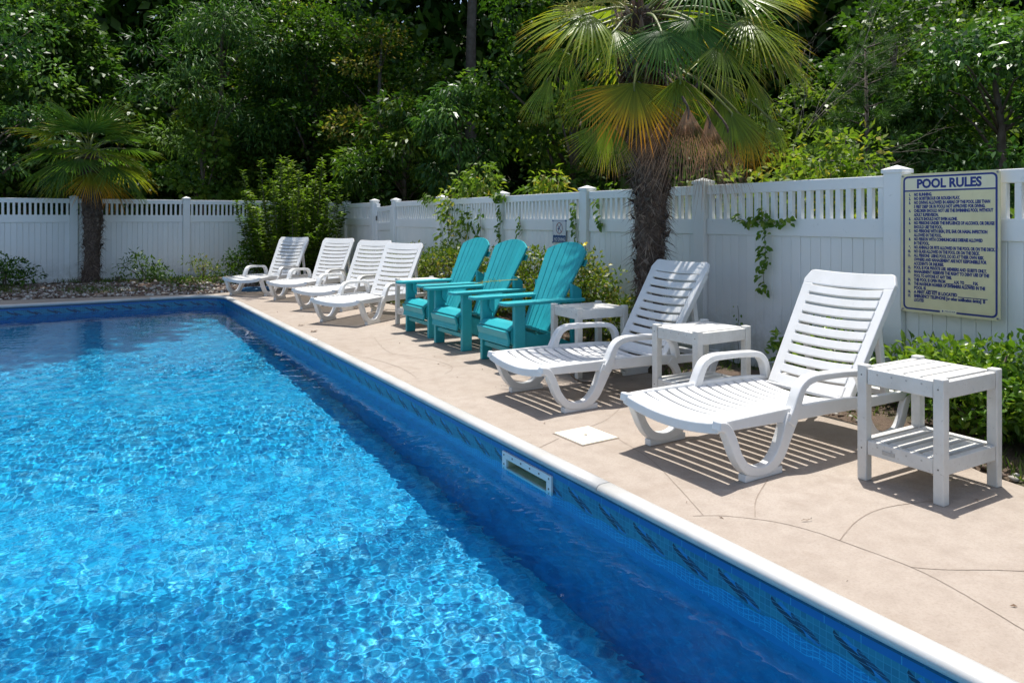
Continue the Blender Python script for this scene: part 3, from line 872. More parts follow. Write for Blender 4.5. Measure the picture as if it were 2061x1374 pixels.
# ------------------------------------------------------------------ chaise longue
def make_chaise():
    root = empty('chaise_lounge')
    W = .34
    wm_ = M['plastic']
    # side rails of the seat
    for s in (-1, 1):
        mb = MB()
        yo, yi = s * W, s * (W - .030)
        ribbon(mb, [(.03, .283), (.30, .279), (.60, .272), (.95, .262), (1.20, .246), (1.60, .236)], [.024, .030, .036, .036, .030, .024], min(yo, yi), max(yo, yi), 4)
        mb.build('side_rail', wm_, root, .006)
    # front lip, sagging in the middle
    def sag_strip(x0, x1, z, sag, half, th, drop=0.0, n=10):
        rings = []
        for k in range(n + 1):
            y = -half + 2 * half * k / n
            q = 1 - (y / half) ** 2
            zz = z - sag * q
            rings.append([(x0, y, zz - th - drop), (x1, y, zz - th), (x1, y, zz), (x0, y, zz)])
        mb = MB(); mb.loft(rings); return mb
    sag_strip(.0, .135, .307, .040, W - .004, .014, .040).build('front_lip', wm_, root, .007, False)
    for k in range(12):
        x0 = .150 + k * .0775
        z = .305 - .030 * (x0 / 1.1)
        sag_strip(x0, x0 + .0555, z, .042, W - .026, .026).build('seat_slat', wm_, root, .003, False, 1)
    # hinge bar
    MB().span((1.09, -W + .02, .236), (1.125, W - .02, .258)).build('hinge_bar', wm_, root, .005)
    for s in (-1, 1):
        # front leg loop: foot-end corner down to the foot, up to the arm
        y1, y0 = s * (W + .014), s * (W - .040)
        a, b = min(y0, y1), max(y0, y1)
        mb = MB()
        ribbon(mb, [(-.004, .292), (.045, .276), (.085, .215), (.125, .130), (.185, .062), (.270, .036), (.350, .042), (.418, .088), (.462, .155), (.495, .220), (.525, .268)],
               [.022, .024, .026, .025, .025, .022, .026, .034, .036, .042, .044], a, b, 5)
        leg = mb.build('leg', wm_, root, .008)
        MB().span((.170, a + .004, 0), (.440, b - .004, .036)).build('foot', wm_, leg, .005)
        # armrest
        mb = MB()
        ribbon(mb, [(.500, .225), (.543, .292), (.575, .362), (.615, .412), (.685, .434), (.830, .434), (.980, .427), (1.075, .414), (1.125, .375), (1.148, .320), (1.160, .262)],
               [.036, .030, .025, .023, .020, .018, .018, .019, .021, .022, .022], a - .004 if s < 0 else a, b if s < 0 else b + .004, 5)
        mb.build('armrest', wm_, root, .008)
        # rear leg loop
        mb = MB()
        ribbon(mb, [(1.09, .250), (1.150, .195), (1.195, .115), (1.260, .055), (1.350, .035), (1.445, .045), (1.505, .100), (1.535, .170), (1.570, .225)],
               [.030, .028, .026, .025, .022, .025, .030, .030, .028], a + .01, b - .01, 5)
        leg = mb.build('leg', wm_, root, .007)
        MB().span((1.225, a + .012, 0), (1.475, b - .012, .036)).build('foot', wm_, leg, .005)
    MB().span((1.555, -W + .03, .20), (1.60, W - .03, .240)).build('rear_rail', wm_, root, .006)
    # backrest: a child with its own frame; slats are its sub-parts
    hx, hz = 1.105, .262
    L = .800
    ang = math.atan2(.655, .425)
    dx, dz = math.cos(ang), math.sin(ang)
    nx, nz = math.sin(ang), -math.cos(ang)           # towards the rear
    def B(s, y, n): return (hx + dx * s + nx * n, y, hz + dz * s + nz * n)
    def half(s): return .272 + .030 * s / L
    def back_strip(s0, s1, inset, sag, th, n=10, rc=0.0):
        rings = []
        for k in range(n + 1):
            f = -1 + 2 * k / n
            sa, sb = s0, s1
            if rc > 0 and abs(f) > .84:
                q = (abs(f) - .84) / .16
                sb = s1 - rc * (1 - math.sqrt(max(0, 1 - q * q)))
            ya, yb = f * (half(s0) - inset), f * (half(s1) - inset)
            g = sag * (1 - f * f)
            rings.append([B(sa, ya, g), B(sb, yb, g), B(sb, yb, g + th), B(sa, ya, g + th)])
        mb = MB(); mb.loft(rings); return mb
    mb = back_strip(.695, L, 0.0, .024, .030, 24, .075)
    br = mb.build('backrest', wm_, root, .006, False)
    for s in (-1, 1):
        rings = []
        for k in range(9):
            q = .0 + .700 * k / 8
            yo = s * half(q); yi = s * (half(q) - .064)
            e = .003 if s > 0 else -.003
            rings.append([B(q, yo, 0), B(q, yi, .009), B(q, yi, .028), B(q, yo, .046)])
        mb = MB(); mb.loft(rings); mb.build('stile', wm_, br, .006)
    back_strip(.0, .064, .050, .026, .016).build('bottom_rail', wm_, br, .003, False, 1)
    for k in range(9):
        s0 = .079 + k * .0695
        back_strip(s0, s0 + .0505, .058, .026, .024).build('slat', wm_, br, .003, False, 1)
    for s in (-1, 1):
        y0, y1 = s * .225, s * .258
        a, b = min(y0, y1), max(y0, y1)
        mb = MB()
        p0 = B(.50, 0, .045)
        ribbon(mb, [(p0[0], p0[2]), (1.455, .42), (1.500, .225)], [.022, .020, .024], a, b, 4)
        mb.build('prop_arm', wm_, root, .005)
    return root
chaise = make_chaise()
def put_chaise(src, x, y, deg, label, first=False):
    """x, y: mid-point between the two front toes (local x=.17)"""
    o = src if first else copy_tree(src)
    a = R(deg)
    o.location = (x - .17 * math.cos(a), y - .17 * math.sin(a), 0)
    o.rotation_euler = (0, 0, a)
    return tag(o, label, 'lounge chair', 'white slatted chaise lounges along the pool')
put_chaise(chaise, 2.722, 2.705, 0.6, 'white plastic chaise lounge nearest the POOL RULES sign, fully in sun', True)
put_chaise(chaise, 2.705, 4.150, 0.0, 'white plastic chaise lounge beside the palm trunk, dappled with palm shadow')
put_chaise(chaise, 2.775, 8.455, 35, 'white plastic chaise lounge next to the teal chairs, nearest of the far four')
put_chaise(chaise, 2.905, 9.810, 37, 'second white plastic chaise lounge of the far four, overlapped by the nearest of them')
put_chaise(chaise, 2.890, 11.21, 42, 'third white plastic chaise lounge of the far four counted from the teal chairs')
put_chaise(chaise, 2.455, 12.36, 43, 'farthest white plastic chaise lounge, shaded, in front of the corner shrub')

# ------------------------------------------------------------------ side tables
def make_table():
    root = empty('side_table')
    lm = M['lumber']
    lx, ly = .490, .410
    for x in (0, lx):
        for y in (0, ly):
            sx = .047
            cx = x + (sx / 2 if x == 0 else -sx / 2); cyy = y + (sx / 2 if y == 0 else -sx / 2)
            lg = MB().box((cx, cyy, .276), (sx, sx, .552)).build('leg', lm, root, .005)
            for zz in (.505, .155):
                mb = MB(); xo = -.001 if x == 0 else lx + .001
                mb.tube([(xo, cyy, zz), (xo + (.002 if x == 0 else -.002), cyy, zz)], .004, 8); mb.build('screw', M['screw'], lg)
    for z0, z1, nm in ((.462, .538, 'top'), (.128, .196, 'shelf')):
        for x in (.006, lx - .006 - .030):
            ap = MB().span((x, .049, z0), (x + .030, ly - .049, z1)).build(nm + '_apron', lm, root, .004)
            if x < .1:
                for y in (.10, .17, .24, .31):
                    mb = MB(); mb.tube([(x - .001, y, z1 - .022), (x + .001, y, z1 - .022)], .0045, 8); mb.build('screw', M['plate'], ap)
        for y in (.006, ly - .006 - .030):
            MB().span((.049, y, z0), (lx - .049, y + .030, z1)).build(nm + '_apron', lm, root, .004)
        n = 4
        for k in range(n):
            gap = .012 if nm == 'top' else .018
            ww = (ly - .080 - gap * (n + 1)) / n
            ya = .040 + gap + k * (ww + gap)
            MB().span((.042, ya, z1 - .020), (lx - .042, ya + ww, z1 + .002)).build(nm + '_slat', lm, root, .004)
    MB().span((.0035, .225, .150), (.0075, .285, .168)).build('maker_plate', M['plate'], root)
    return root
table = make_table()
def put_table(x, y, deg, label, first=False):
    o = table if first else copy_tree(table)
    o.location = (x, y, 0); o.rotation_euler = (0, 0, R(deg))
    return tag(o, label, 'table', 'white slatted side tables between the seats')
put_table(3.232, 1.712, -1.0, 'white slatted side table in full sun below the POOL RULES sign', True)
put_table(3.312, 3.235, 0.5, 'white slatted side table standing between the two nearest chaise lounges')
put_table(3.372, 4.560, -3.0, 'white slatted side table between the nearest teal chair and a chaise lounge')
put_table(3.290, 7.690, 0, 'white slatted side table almost hidden behind the farthest teal chair')

# ------------------------------------------------------------------ adirondack chairs
def make_adirondack():
    root = empty('adirondack_chair')
    t = M['teal']
    W = .300
    for s in (-1, 1):
        y0, y1 = s * W, s * (W - .042)
        a, b = min(y0, y1), max(y0, y1)
        MB().span((0, a, 0), (.105, b, .536)).build('front_leg', t, root, .006)
        # arm
        yo = s * (W + .045); yi = s * (W - .105)
        poly = []
        xa, xb = -.115, .700
        lo, hi = min(yo, yi), max(yo, yi)
        r = .045
        for cx, cyy, a0 in ((xb - .02, hi - .02, 0), (xa + r, hi - r, 90), (xa + r, lo + r, 180), (xb - .02, lo + .02, 270)):
            rr = .02 if cx > .3 else r
            for k in range(5):
                q = R(a0 + 22.5 * k)
                poly.append((cx + rr * math.cos(q), cyy + rr * math.sin(q)))
        mb = MB(); mb.prism(poly, 2, .537, .563); mb.build('armrest', t, root, .005)
        # rear post with slanted top
        p0, p1 = s * (W - .044), s * (W - .004)
        mb = MB(); mb.prism([(.585, 0), (.690, 0), (.690, .630), (.660, .655), (.585, .690)], 1, min(p0, p1), max(p0, p1)); mb.build('rear_post', t, root, .005)
        # seat stringer, sloping to the rear
        q0, q1 = s * (W - .088), s * (W - .046)
        mb = MB(); mb.prism([(-.005, .215), (.03, .190), (.48, .020), (.62, .0), (.80, .0), (.86, .035), (.84, .100), (.55, .195), (.42, .262), (.25, .270), (.06, .335), (-.005, .325)], 1, min(q0, q1), max(q0, q1)); mb.build('stringer', t, root, .005)
        mb = MB(); mb.prism([(.060, .46), (.060, .536), (.105, .536), (.105, .40)], 1, s * (W - .07) - .013, s * (W - .07) + .013); mb.build('arm_bracket', t, root, .004)
    # seat slats in a contour: rolled front, dipping to the back
    path = [(-.030, .225, -78), (-.040, .285, -105), (.000, .343, -30), (.075, .358, -8), (.155, .345, 12), (.235, .318, 18), (.315, .292, 16), (.395, .270, 12), (.470, .258, 5)]
    for i, (x, z, dg) in enumerate(path):
        Mx = Matrix.Rotation(R(dg), 3, 'Y')
        MB().box((x, 0, z), (.074 if i > 1 else .066, 2 * W - .088, .024), Mx).build('seat_slat', t, root, .006)
    MB().span((.02, -W + .042, .125), (.06, W - .042, .165)).build('front_stretcher', t, root, .005)
    MB().span((.60, -W + .040, .470), (.635, W - .040, .536)).build('rear_arm_bar', t, root, .005)
    # fan back
    hx, hz = .400, .250
    ang = math.atan2(.785, .390)
    dx, dz = math.cos(ang), math.sin(ang)
    nx, nz = math.sin(ang), -math.cos(ang)
    n = 7
    for i in range(n):
        f0, f1 = -1 + 2 * i / n, -1 + 2 * (i + 1) / n
        poly = []
        Lm = .885
        def ht(f): return Lm - .095 * abs(f) ** 2.2
        bot = .190; topw = .300
        g = .0016
        def yy(f, s): return f * (bot + (topw - bot) * min(1, s / .72))
        def curve(f): return -.030 * f * f
        st = [0, .25, .5, .72]
        left = [(yy(f0, s) + g, s, curve((f0 + f1) / 2)) for s in st]
        right = [(yy(f1, s) - g, s, curve((f0 + f1) / 2)) for s in st]
        tops = [(yy(f0 + (f1 - f0) * q, .9) + (g if q == 0 else -g if q == 1 else 0), ht(f0 + (f1 - f0) * q), curve((f0 + f1) / 2)) for q in (0, .33, .66, 1)]
        out = left + tops + right[::-1]
        tl = (f0 + f1) / 2
        def W3(p, e):
            y, s, c = p
            n_ = c + e + (-.16 * (y - yy(tl, s)) * tl)
            return (hx + dx * s + nx * n_, y, hz + dz * s + nz * n_)
        mb = MB(); mb.loft([[W3(p, 0) for p in out], [W3(p, .022) for p in out]])
        mb.build('back_slat', t, root, .004)
    for s, hw in ((.70, .285), (.34, .235)):
        c0 = (hx + dx * s + nx * .034, 0, hz + dz * s + nz * .034)
        MB().box(c0, (.060, 2 * hw, .022), Matrix.Rotation(-ang, 3, 'Y')).build('back_brace', t, root, .004)
    return root
adi = make_adirondack()
def put_adi(x, y, deg, label, first=False):
    o = adi if first else copy_tree(adi)
    o.location = (x, y, 0); o.rotation_euler = (0, 0, R(deg))
    return tag(o, label, 'chair', 'teal adirondack chairs in a row')
put_adi(3.125, 5.395, 0, 'teal adirondack chair nearest the palm, palm shadow on its back', True)
put_adi(3.140, 6.380, 1.5, 'middle one of the three teal adirondack chairs, dry stem across its back')
put_adi(3.185, 7.225, 1.0, 'teal adirondack chair farthest from the palm, beside the white chaise lounges')

# ------------------------------------------------------------------ foliage
def unit(a):
    return a / np.maximum(np.linalg.norm(a, axis=-1, keepdims=True), 1e-9)
TEMPL = {
    # (along, across, lift) outline; faces
    'quad': (np.array([(0, 0, 0), (.45, .5, .10), (1, 0, -.06), (.45, -.5, .10)]), [(0, 1, 2, 3)]),
    'ovate': (np.array([(0, 0, 0), (.30, .42, .09), (.68, .38, .07), (1, 0, -.10), (.68, -.38, .07), (.30, -.42, .09), (.5, 0, 0)]), [(0, 6, 2, 1), (6, 3, 2, 2), (0, 5, 4, 6), (6, 4, 3, 3)]),
}
def leaf_arrays(P, D, N, L, Wd, kind='quad'):
    T, fs = TEMPL[kind]
    D = unit(D)
    S_ = unit(np.cross(N, D))
    U_ = np.cross(D, S_)
    L = np.asarray(L)[:, None, None]; Wd = np.asarray(Wd)[:, None, None]
    V = P[:, None, :] + T[None, :, 0:1] * L * D[:, None, :] + T[None, :, 1:2] * Wd * S_[:, None, :] + T[None, :, 2:3] * L * U_[:, None, :]
    n, k = len(P), len(T)
    if kind == 'quad':
        F = np.arange(n * k).reshape(n, 4)
        rep = 1
    else:
        tri = np.array([(0, 6, 1), (1, 6, 2), (6, 3, 2), (0, 5, 6), (5, 4, 6), (6, 4, 3)])
        F = (np.arange(n)[:, None, None] * k + tri[None]).reshape(-1, 3)
        rep = 6
    return V.reshape(-1, 3), F, rep
def leaves_obj(name, P, D, N, L, Wd, mat, parent=None, kind='quad', col=None):
    V, F, rep = leaf_arrays(P, D, N, L, Wd, kind)
    if col is None: col = rng.random(len(P))
    me = np_mesh(name, V, F, False, {'rnd': ('FACE', np.repeat(col, rep))})
    return link(name, me, parent, mat)
def rand_unit(n):
    return unit(rng.normal(size=(n, 3)))

DENS = 2.0
def clumps(centers, radii, per, L, Wd, droop=0.2, up=0.8, flat=0.50, clump_col=0.55):
    Ps, Ds, Ns, Ls, Ws, Cs = [], [], [], [], [], []
    for c0, r0 in zip(centers, radii):
        n = max(6, int(per * DENS * (r0 ** 2)))
        d = rand_unit(n)
        rr = r0 * (0.35 + 0.65 * rng.random(n) ** 0.5)
        p = d * rr[:, None]
        p[:, 2] *= flat
        Ps.append(c0 + p)
        o = d + 0.6 * rng.normal(size=(n, 3))
        o[:, 2] -= droop
        Ds.append(o)
        nn = 0.5 * d + 0.55 * rng.normal(size=(n, 3))
        nn[:, 2] += up
        Ns.append(nn)
        s = rng.uniform(.65, 1.25, n)
        Ls.append(L * s); Ws.append(Wd * s * rng.uniform(.8, 1.15, n))
        Cs.append(np.clip(rng.normal(.45, .22, n) + clump_col * rng.normal() * .6, 0, 1))
    return [np.concatenate(a) for a in (Ps, Ds, Ns, Ls, Ws, Cs)]

def tree(name, label, pos, h, crown_lo, rx, ry, mat, n_cl, per, L, Wd, cl_r=(.45, .95), tr=.14, lean=(0, 0), droop=.2, kind='quad', group=None, cat='tree', shell=.62, crown_c=None, up=.8, trunk_hi=.8):
    x, y, z = pos
    root = empty(name, pos, 0, label, cat, group)
    cx, cyy = crown_c or lean
    czm, hz = (crown_lo + h) / 2, (h - crown_lo) / 2
    n_cl = max(8, int(n_cl * .95))
    d = rand_unit(n_cl)
    rad = shell + (1 - shell) * rng.random(n_cl)
    C = d * rad[:, None] * np.array([rx, ry, hz]) * (0.85 + .25 * rng.random((n_cl, 1))) + np.array([cx, cyy, czm])
    tp = (1.22 - .62 * np.clip((C[:, 2] - crown_lo) / max(h - crown_lo, .1), 0, 1))[:, None]
    C[:, :2] = np.array([cx, cyy]) + (C[:, :2] - np.array([cx, cyy])) * tp
    rr = rng.uniform(cl_r[0], cl_r[1], n_cl)
    a = clumps(C, rr, per, L, Wd, droop, up + .3)
    leaves_obj('crown', a[0], a[1], a[2], a[3], a[4], mat, root, kind, a[5])
    mb = MB()
    th = crown_lo + (h - crown_lo) * trunk_hi
    pts = [(lean[0] * q + rnd.uniform(-.06, .06), lean[1] * q + rnd.uniform(-.06, .06), -.2 + (th + .2) * q) for q in (0, .1, .25, .4, .55, .7, .85, 1)]
    mb.tube(pts, [tr * (1.35 if q == 0 else 1) * (1 - .8 * q) for q in (0, .1, .25, .4, .55, .7, .85, 1)], 9)
    mb2 = MB()
    for i in sorted(rng.choice(n_cl, min(n_cl, 16), replace=False)):
        e = Vector(C[i])
        q = min(.95, max(.12, (e.z - hz * .45) / max(th, .1)))
        s0 = Vector((lean[0] * q, lean[1] * q, -.2 + (th + .2) * q))
        mid = s0.lerp(e, .5) + Vector((rnd.uniform(-.15, .15), rnd.uniform(-.15, .15), .12))
        r0 = tr * (1 - .8 * q) * .5
        mb2.tube([s0, mid, e], [r0, r0 * .6, r0 * .2], 5)
    mb.build('trunk', M['bark'], root, 0, True)
    mb2.build('limbs', M['bark'], root, 0, True)
    return root

def polar(u, d, z=0.0):
    """ground point seen along image column u at distance d in front of the camera"""
    p = d * FW + d * (u - 1030.5) / 1457.0 * RT
    return (float(p[0]), float(p[1]), z)

WOODS = 'trees in the woods beyond the fences'
# --- trees beyond the far (left) fence
tree('ferny_tree', 'feathery green tree drooping above the fence right of the left palm', polar(420, 17.4, -.1), 7.2, 2.2, 2.0, 1.5, M['leaf_fern'], 58, 330, .17, .030, (.4, .85), .13, (.3, -.5), .5, group=WOODS)
tree('broadleaf_tree', 'dark broadleaf tree filling the top left corner behind the left palm', polar(60, 18.0, -.1), 7.6, 1.4, 2.2, 1.7, M['leaf_dark'], 70, 190, .17, .105, (.5, 1.0), .17, (0, -.3), .3, group=WOODS)
tree('oak_tree', 'lobed-leaf tree reaching in from the left edge in front of the left palm crown', polar(-60, 14.6, -.05), 6.6, 2.0, 1.5, 1.3, M['leaf_blue'], 36, 250, .13, .065, (.35, .7), .10, (.2, 0), .4, group=WOODS)
tree('broadleaf_tree', 'dense tree with dark undergrowth directly behind the left palm trunk', polar(240, 18.6, -.1), 5.2, .3, 1.9, 1.4, M['leaf_dark'], 50, 190, .16, .10, (.5, .9), .12, (0, 0), .3, group=WOODS)
tree('creeper_tree', 'slim tree hung with a bright creeper left of the corner shrub', polar(415, 16.6, -.05), 4.6, .8, .55, .5, M['leaf_vine'], 26, 420, .115, .10, (.25, .48), .08, (-.1, 0), .8, group=WOODS)
tree('tinted_tree', 'sunlit tree with yellow and rust tinted tips above the corner shrub', polar(630, 18.4, -.1), 7.4, 1.8, 2.0, 1.7, M['leaf_tint'], 72, 240, .125, .075, (.35, .85), .15, (0, -.2), .1, group=WOODS)
tree('broadleaf_tree', 'dark leafy tree behind the corner shrub and the fence corner', polar(560, 18.2, -.1), 4.6, .3, 1.9, 1.3, M['leaf_mid'], 46, 210, .145, .095, (.45, .85), .11, (0, 0), .3, group=WOODS)
tree('tinted_tree', 'tree with pale yellow-green sprays left of the tall bare trunk', polar(765, 17.4, -.1), 6.6, 2.0, 1.7, 1.5, M['leaf_tint'], 56, 240, .125, .075, (.35, .8), .13, (0, 0), .15, group=WOODS)
tree('narrow_leaf_tree', 'low arching tree with narrow leaves above the gate', polar(815, 15.4, -.05), 3.9, 1.2, 1.5, 1.0, M['leaf_mid'], 34, 320, .16, .055, (.35, .7), .09, (0, 0), .55, group=WOODS)
tree('drooping_leaf_tree', 'pale glossy drooping-leaf sapling in front of the tall trunk', polar(925, 14.0, -.05), 4.2, 1.7, .95, .8, M['leaf_blue'], 30, 460, .17, .046, (.28, .52), .07, (.05, 0), 1.1, group=WOODS)
tree('tall_tree', 'tall straight trunk rising out of the undergrowth near the top centre', polar(952, 19.5, -.1), 16.5, 8.5, 2.6, 2.6, M['leaf_mid'], 34, 60, .26, .16, (.7, 1.3), .20, (0, 0), .2, group=WOODS, trunk_hi=.9)
# --- beyond the long fence
tree('broadleaf_tree', 'dark tree behind the palm crown left of the bare twigs', polar(1150, 14.5, -.05), 8.2, 1.0, 2.1, 1.8, M['leaf_mid'], 66, 240, .135, .085, (.4, .85), .15, (0, 0), .3, group=WOODS)
tree('broadleaf_tree', 'shaded tree hidden mostly behind the large palm crown', polar(1370, 13.2, -.05), 7.2, 1.2, 1.9, 1.6, M['leaf_dark'], 56, 260, .12, .07, (.4, .8), .14, (0, 0), .3, group=WOODS)
tree('broadleaf_tree', 'glossy dark tree above the POOL RULES sign', polar(1800, 12.6, -.05), 5.2, 1.8, 1.9, 1.7, M['leaf_mid'], 60, 300, .12, .072, (.35, .75), .14, (0, 0), .35, group=WOODS)
tree('broadleaf_tree', 'glossy tree with sunlit sprays at the right edge above the fence', polar(2010, 10.6, -.05), 4.6, 1.0, 1.5, 1.4, M['leaf_blue'], 52, 380, .125, .058, (.3, .62), .12, (0, 0), .55, group=WOODS)
tree('broadleaf_tree', 'low dark tree between the bright bush and the POOL RULES sign', polar(1790, 11.4, -.05), 3.2, .6, 1.2, 1.0, M['leaf_blue'], 30, 360, .11, .045, (.3, .6), .09, (0, 0), .4, group=WOODS)
tree('broadleaf_tree', 'bright-topped tree in the top right corner of the woods', polar(1900, 14.0, -.05), 6.2, 2.4, 2.0, 1.6, M['leaf_mid'], 52, 300, .12, .06, (.35, .75), .15, (0, 0), .3, group=WOODS)
# shade tree: high crown over the far end of the pool
tree('shade_tree', 'tall shade tree whose high crown hangs over the far end of the pool', (-3.6, 19.8, -.1), 15.2, 10.0, 4.0, 2.4, M['leaf_mid'], 120, 36, .34, .22, (.8, 1.4), .26, (0, -.4), .2, group=WOODS, crown_c=(4.4, -5.4), shell=.25, trunk_hi=.55)

# pine sapling
def pine(label, pos, h, r):
    root = empty('pine_sapling', pos, 0, label, 'tree', WOODS)
    mb = MB(); mb.tube([(0, 0, -.2), (.03, 0, h * .5), (0, .03, h)], [.06, .045, .012], 7)
    P, D, N, Ls = [], [], [], []
    for k in range(40):
        z = h * (.30 + .70 * k / 39)
        a = k * 2.4
        ln = r * (1.15 - .85 * k / 39) * rnd.uniform(.7, 1.1)
        tip = np.array([math.cos(a) * ln, math.sin(a) * ln, z + .30 * ln])
        mb.tube([(0, 0, z), tuple(tip * np.array([.55, .55, 1]) - np.array([0, 0, .10 * ln])), tuple(tip)], [.014, .010, .005], 4)
        for q in np.linspace(.45, 1.0, 9):
            b = np.array([0, 0, z]) * (1 - q) + tip * q
            n = 26
            dd = unit(tip - np.array([0, 0, z]))[None] * .9 + .75 * rng.normal(size=(n, 3)) + np.array([0, 0, .25])
            P.append(np.repeat(b[None], n, 0)); D.append(dd); N.append(rand_unit(n)); Ls.append(rng.uniform(.13, .22, n))
    mb.build('trunk', M['bark'], root, 0, True)
    P = np.concatenate(P); Ls = np.concatenate(Ls)
    leaves_obj('needles', P, np.concatenate(D), np.concatenate(N), Ls, np.full(len(P), .0075), M['needle'], root)
pine('young pine with soft long needles between the palm and the right-hand trees', polar(1745, 11.0, -.05), 3.9, 1.0)

# bare twiggy branches
def bare(label, pos, base, target, n, seed):
    root = empty('bare_shrub', pos, 0, label, 'shrub', 'leafless grey shrubs in the woods')
    rr = random.Random(seed)
    mb = MB()
    def grow(p, d, ln, r, lev):
        pts = [p]
        for i in range(4):
            d = (d + Vector((rr.uniform(-1, 1), rr.uniform(-1, 1), rr.uniform(-.7, .7))) * .22).normalized()
            p = p + d * ln / 4
            pts.append(p)
        mb.tube(pts, [r * (1 - .15 * i) for i in range(5)], 4)
        if lev > 0:
            for i in (1, 2, 3, 4, 4):
                nd = (d + Vector((rr.uniform(-1, 1), rr.uniform(-1, 1), rr.uniform(-.8, .8))) * .75).normalized()
                grow(pts[i], nd, ln * rr.uniform(.5, .75), r * .55, lev - 1)
    for k in range(n):
        b = Vector(base)
        t = Vector(target) + Vector((rr.uniform(-.5, .5), rr.uniform(-.5, .5), rr.uniform(-.5, .5)))
        grow(b, (t - b).normalized(), (t - b).length, .0042, 2)
    mb.tube([(0, 0, -.15), tuple(Vector(base) * .5 + Vector((.03, 0, 0))), base], [.012, .009, .006], 6)
    mb.build('branches', M['twig'], root, 0, True)
def cam_off(r_, u_, t_=0.0):
    p = r_ * RT + u_ * UP - t_ * FW
    return (float(p[0]), float(p[1]), float(p[2]))
bare('bare grey twigs reaching right out of the big palm crown', polar(1590, 10.5, 0), cam_off(.05, 2.3), cam_off(.75, 3.9), 5, 3)
bare('bare grey twigs arching above the bright bush beside the big palm', polar(1650, 9.0, 0), cam_off(.0, 2.0), cam_off(.75, 2.45), 3, 9)

# the far wood: one dense mass behind the single trees
def far_wood():
    Ps = []
    n = 120000
    # sheet following both fences, several metres behind
    t = rng.random(n)
    u = rng.uniform(-500, 2600, n)
    d = rng.uniform(20.5, 26.5, n) - np.clip((u - 900) / 1100, 0, 1.4) * 4.2
    z = rng.random(n) * 13.5 - .1
    p = d[:, None] * FW + (d * (u - 1030.5) / 1457.0)[:, None] * RT
    p[:, 2] = z
    lump = np.sin(p[:, 0] * 1.9 + p[:, 2] * 1.3) + np.sin(p[:, 1] * 1.6 - p[:, 2] * 1.7) + np.sin(p[:, 2] * 2.6 + p[:, 0])
    keep = lump > -1.9
    p = p[keep]
    n = len(p)
    L = rng.uniform(.34, .62, n)
    return p, rng.normal(size=(n, 3)) - np.array([0, 0, .4]), rng.normal(size=(n, 3)) * .6 + np.array([0, 0, .8]), L, L * .55
a = far_wood()
fwod = leaves_obj('woodland', *a, M['leaf_dark'])
tag(fwod, 'dense shaded woodland filling the background behind the single trees', 'woodland', None, 'stuff')

# added bank far behind the trees, blocks bright sky gaps between leaves
us = np.linspace(-1400, 3400, 60); ds = np.array([27.0, 30.0, 34.0, 40.0, 60.0]); hs_ = np.array([-.4, 5.0, 9.5, 12.0, 13.0])
V = []
for d_, h_ in zip(ds, hs_):
    for k, u_ in enumerate(us):
        p = polar(u_, d_)
        V.append((p[0], p[1], h_ + (1.0 * math.sin(k * .9) if h_ > 1 else 0)))
V = np.array(V); ii = np.arange(len(V)).reshape(len(ds), len(us))
F = np.stack([ii[:-1, :-1], ii[:-1, 1:], ii[1:, 1:], ii[1:, :-1]], -1).reshape(-1, 4)
tag(link('sky_block_bank', np_mesh('sky_block_bank', V, F, True), None, M['ground']), kind='structure')
# --- bushes over the long fence
def bush(name, label, pos, r, h, mat, n_cl, per, L, Wd, group=None, cat='shrub', lo=.0, cl_r=(.16, .32), kind='quad', droop=.1, stems=7, up=.8, shell=.45):
    root = empty(name, pos, 0, label, cat, group)
    d = rand_unit(n_cl)
    rad = shell + (1 - shell) * rng.random(n_cl)
    C = d * rad[:, None] * np.array([r[0], r[1], (h - lo) / 2]) + np.array([0, 0, (h + lo) / 2])
    a = clumps(C, rng.uniform(cl_r[0], cl_r[1], n_cl), per / DENS, L, Wd, droop, up, .85)
    keep = a[0][:, 2] > .01
    a = [q[keep] for q in a]
    leaves_obj('foliage', a[0], a[1], a[2], a[3], a[4], mat, root, kind, a[5])
    mb = MB()
    for k in range(stems):
        e = Vector(C[k % n_cl])
        mb.tube([(rnd.uniform(-.06, .06), rnd.uniform(-.06, .06), -.08), (e.x * .4, e.y * .4, e.z * .55), tuple(e)], [.016, .011, .005], 5)
    mb.build('stems', M['bark'], root, 0, True)
    return root
OVER = 'bushes growing up behind the long fence'
bush('overhanging_bush', 'bright yellow-green bush billowing over the fence right of the big palm', (6.10, 4.35, -.05), (.75, 1.15), 2.10, M['leaf_bright'], 64, 1500, .085, .040, OVER, lo=.5, cl_r=(.16, .34))
bush('overhanging_bush', 'yellow-green leafy bush showing over the fence behind the middle teal chair', polar(955, 10.7, -.05), (.42, .5), 2.12, M['leaf_bright'], 34, 1300, .105, .045, OVER, lo=.7, cl_r=(.14, .28), droop=.6)
bush('overhanging_bush', 'thin leafy sapling showing over the fence beside the NO DIVING sign', polar(1100, 9.4, -.05), (.26, .3), 2.02, M['leaf_bright'], 15, 1100, .115, .045, OVER, lo=.8, cl_r=(.12, .22), droop=.9)
bush('overhanging_bush', 'leafy thicket glimpsed through the pickets behind the POOL RULES sign', (6.0, 1.9, -.05), (.6, 1.0), 1.62, M['leaf_bright'], 34, 1000, .09, .045, OVER, lo=.4, cl_r=(.18, .34))
bush('overhanging_bush', 'leafy thicket glimpsed through the pickets behind the big palm trunk', (6.0, 6.6, -.05), (.6, 1.5), 1.75, M['leaf_bright'], 40, 900, .09, .045, OVER, lo=.4, cl_r=(.18, .34))
bush('overhanging_bush', 'leafy thicket behind the pickets between the gate and the middle teal chair', (6.1, 9.6, -.05), (.6, 1.4), 1.62, M['leaf_mid'], 36, 800, .095, .048, OVER, lo=.4, cl_r=(.18, .34))
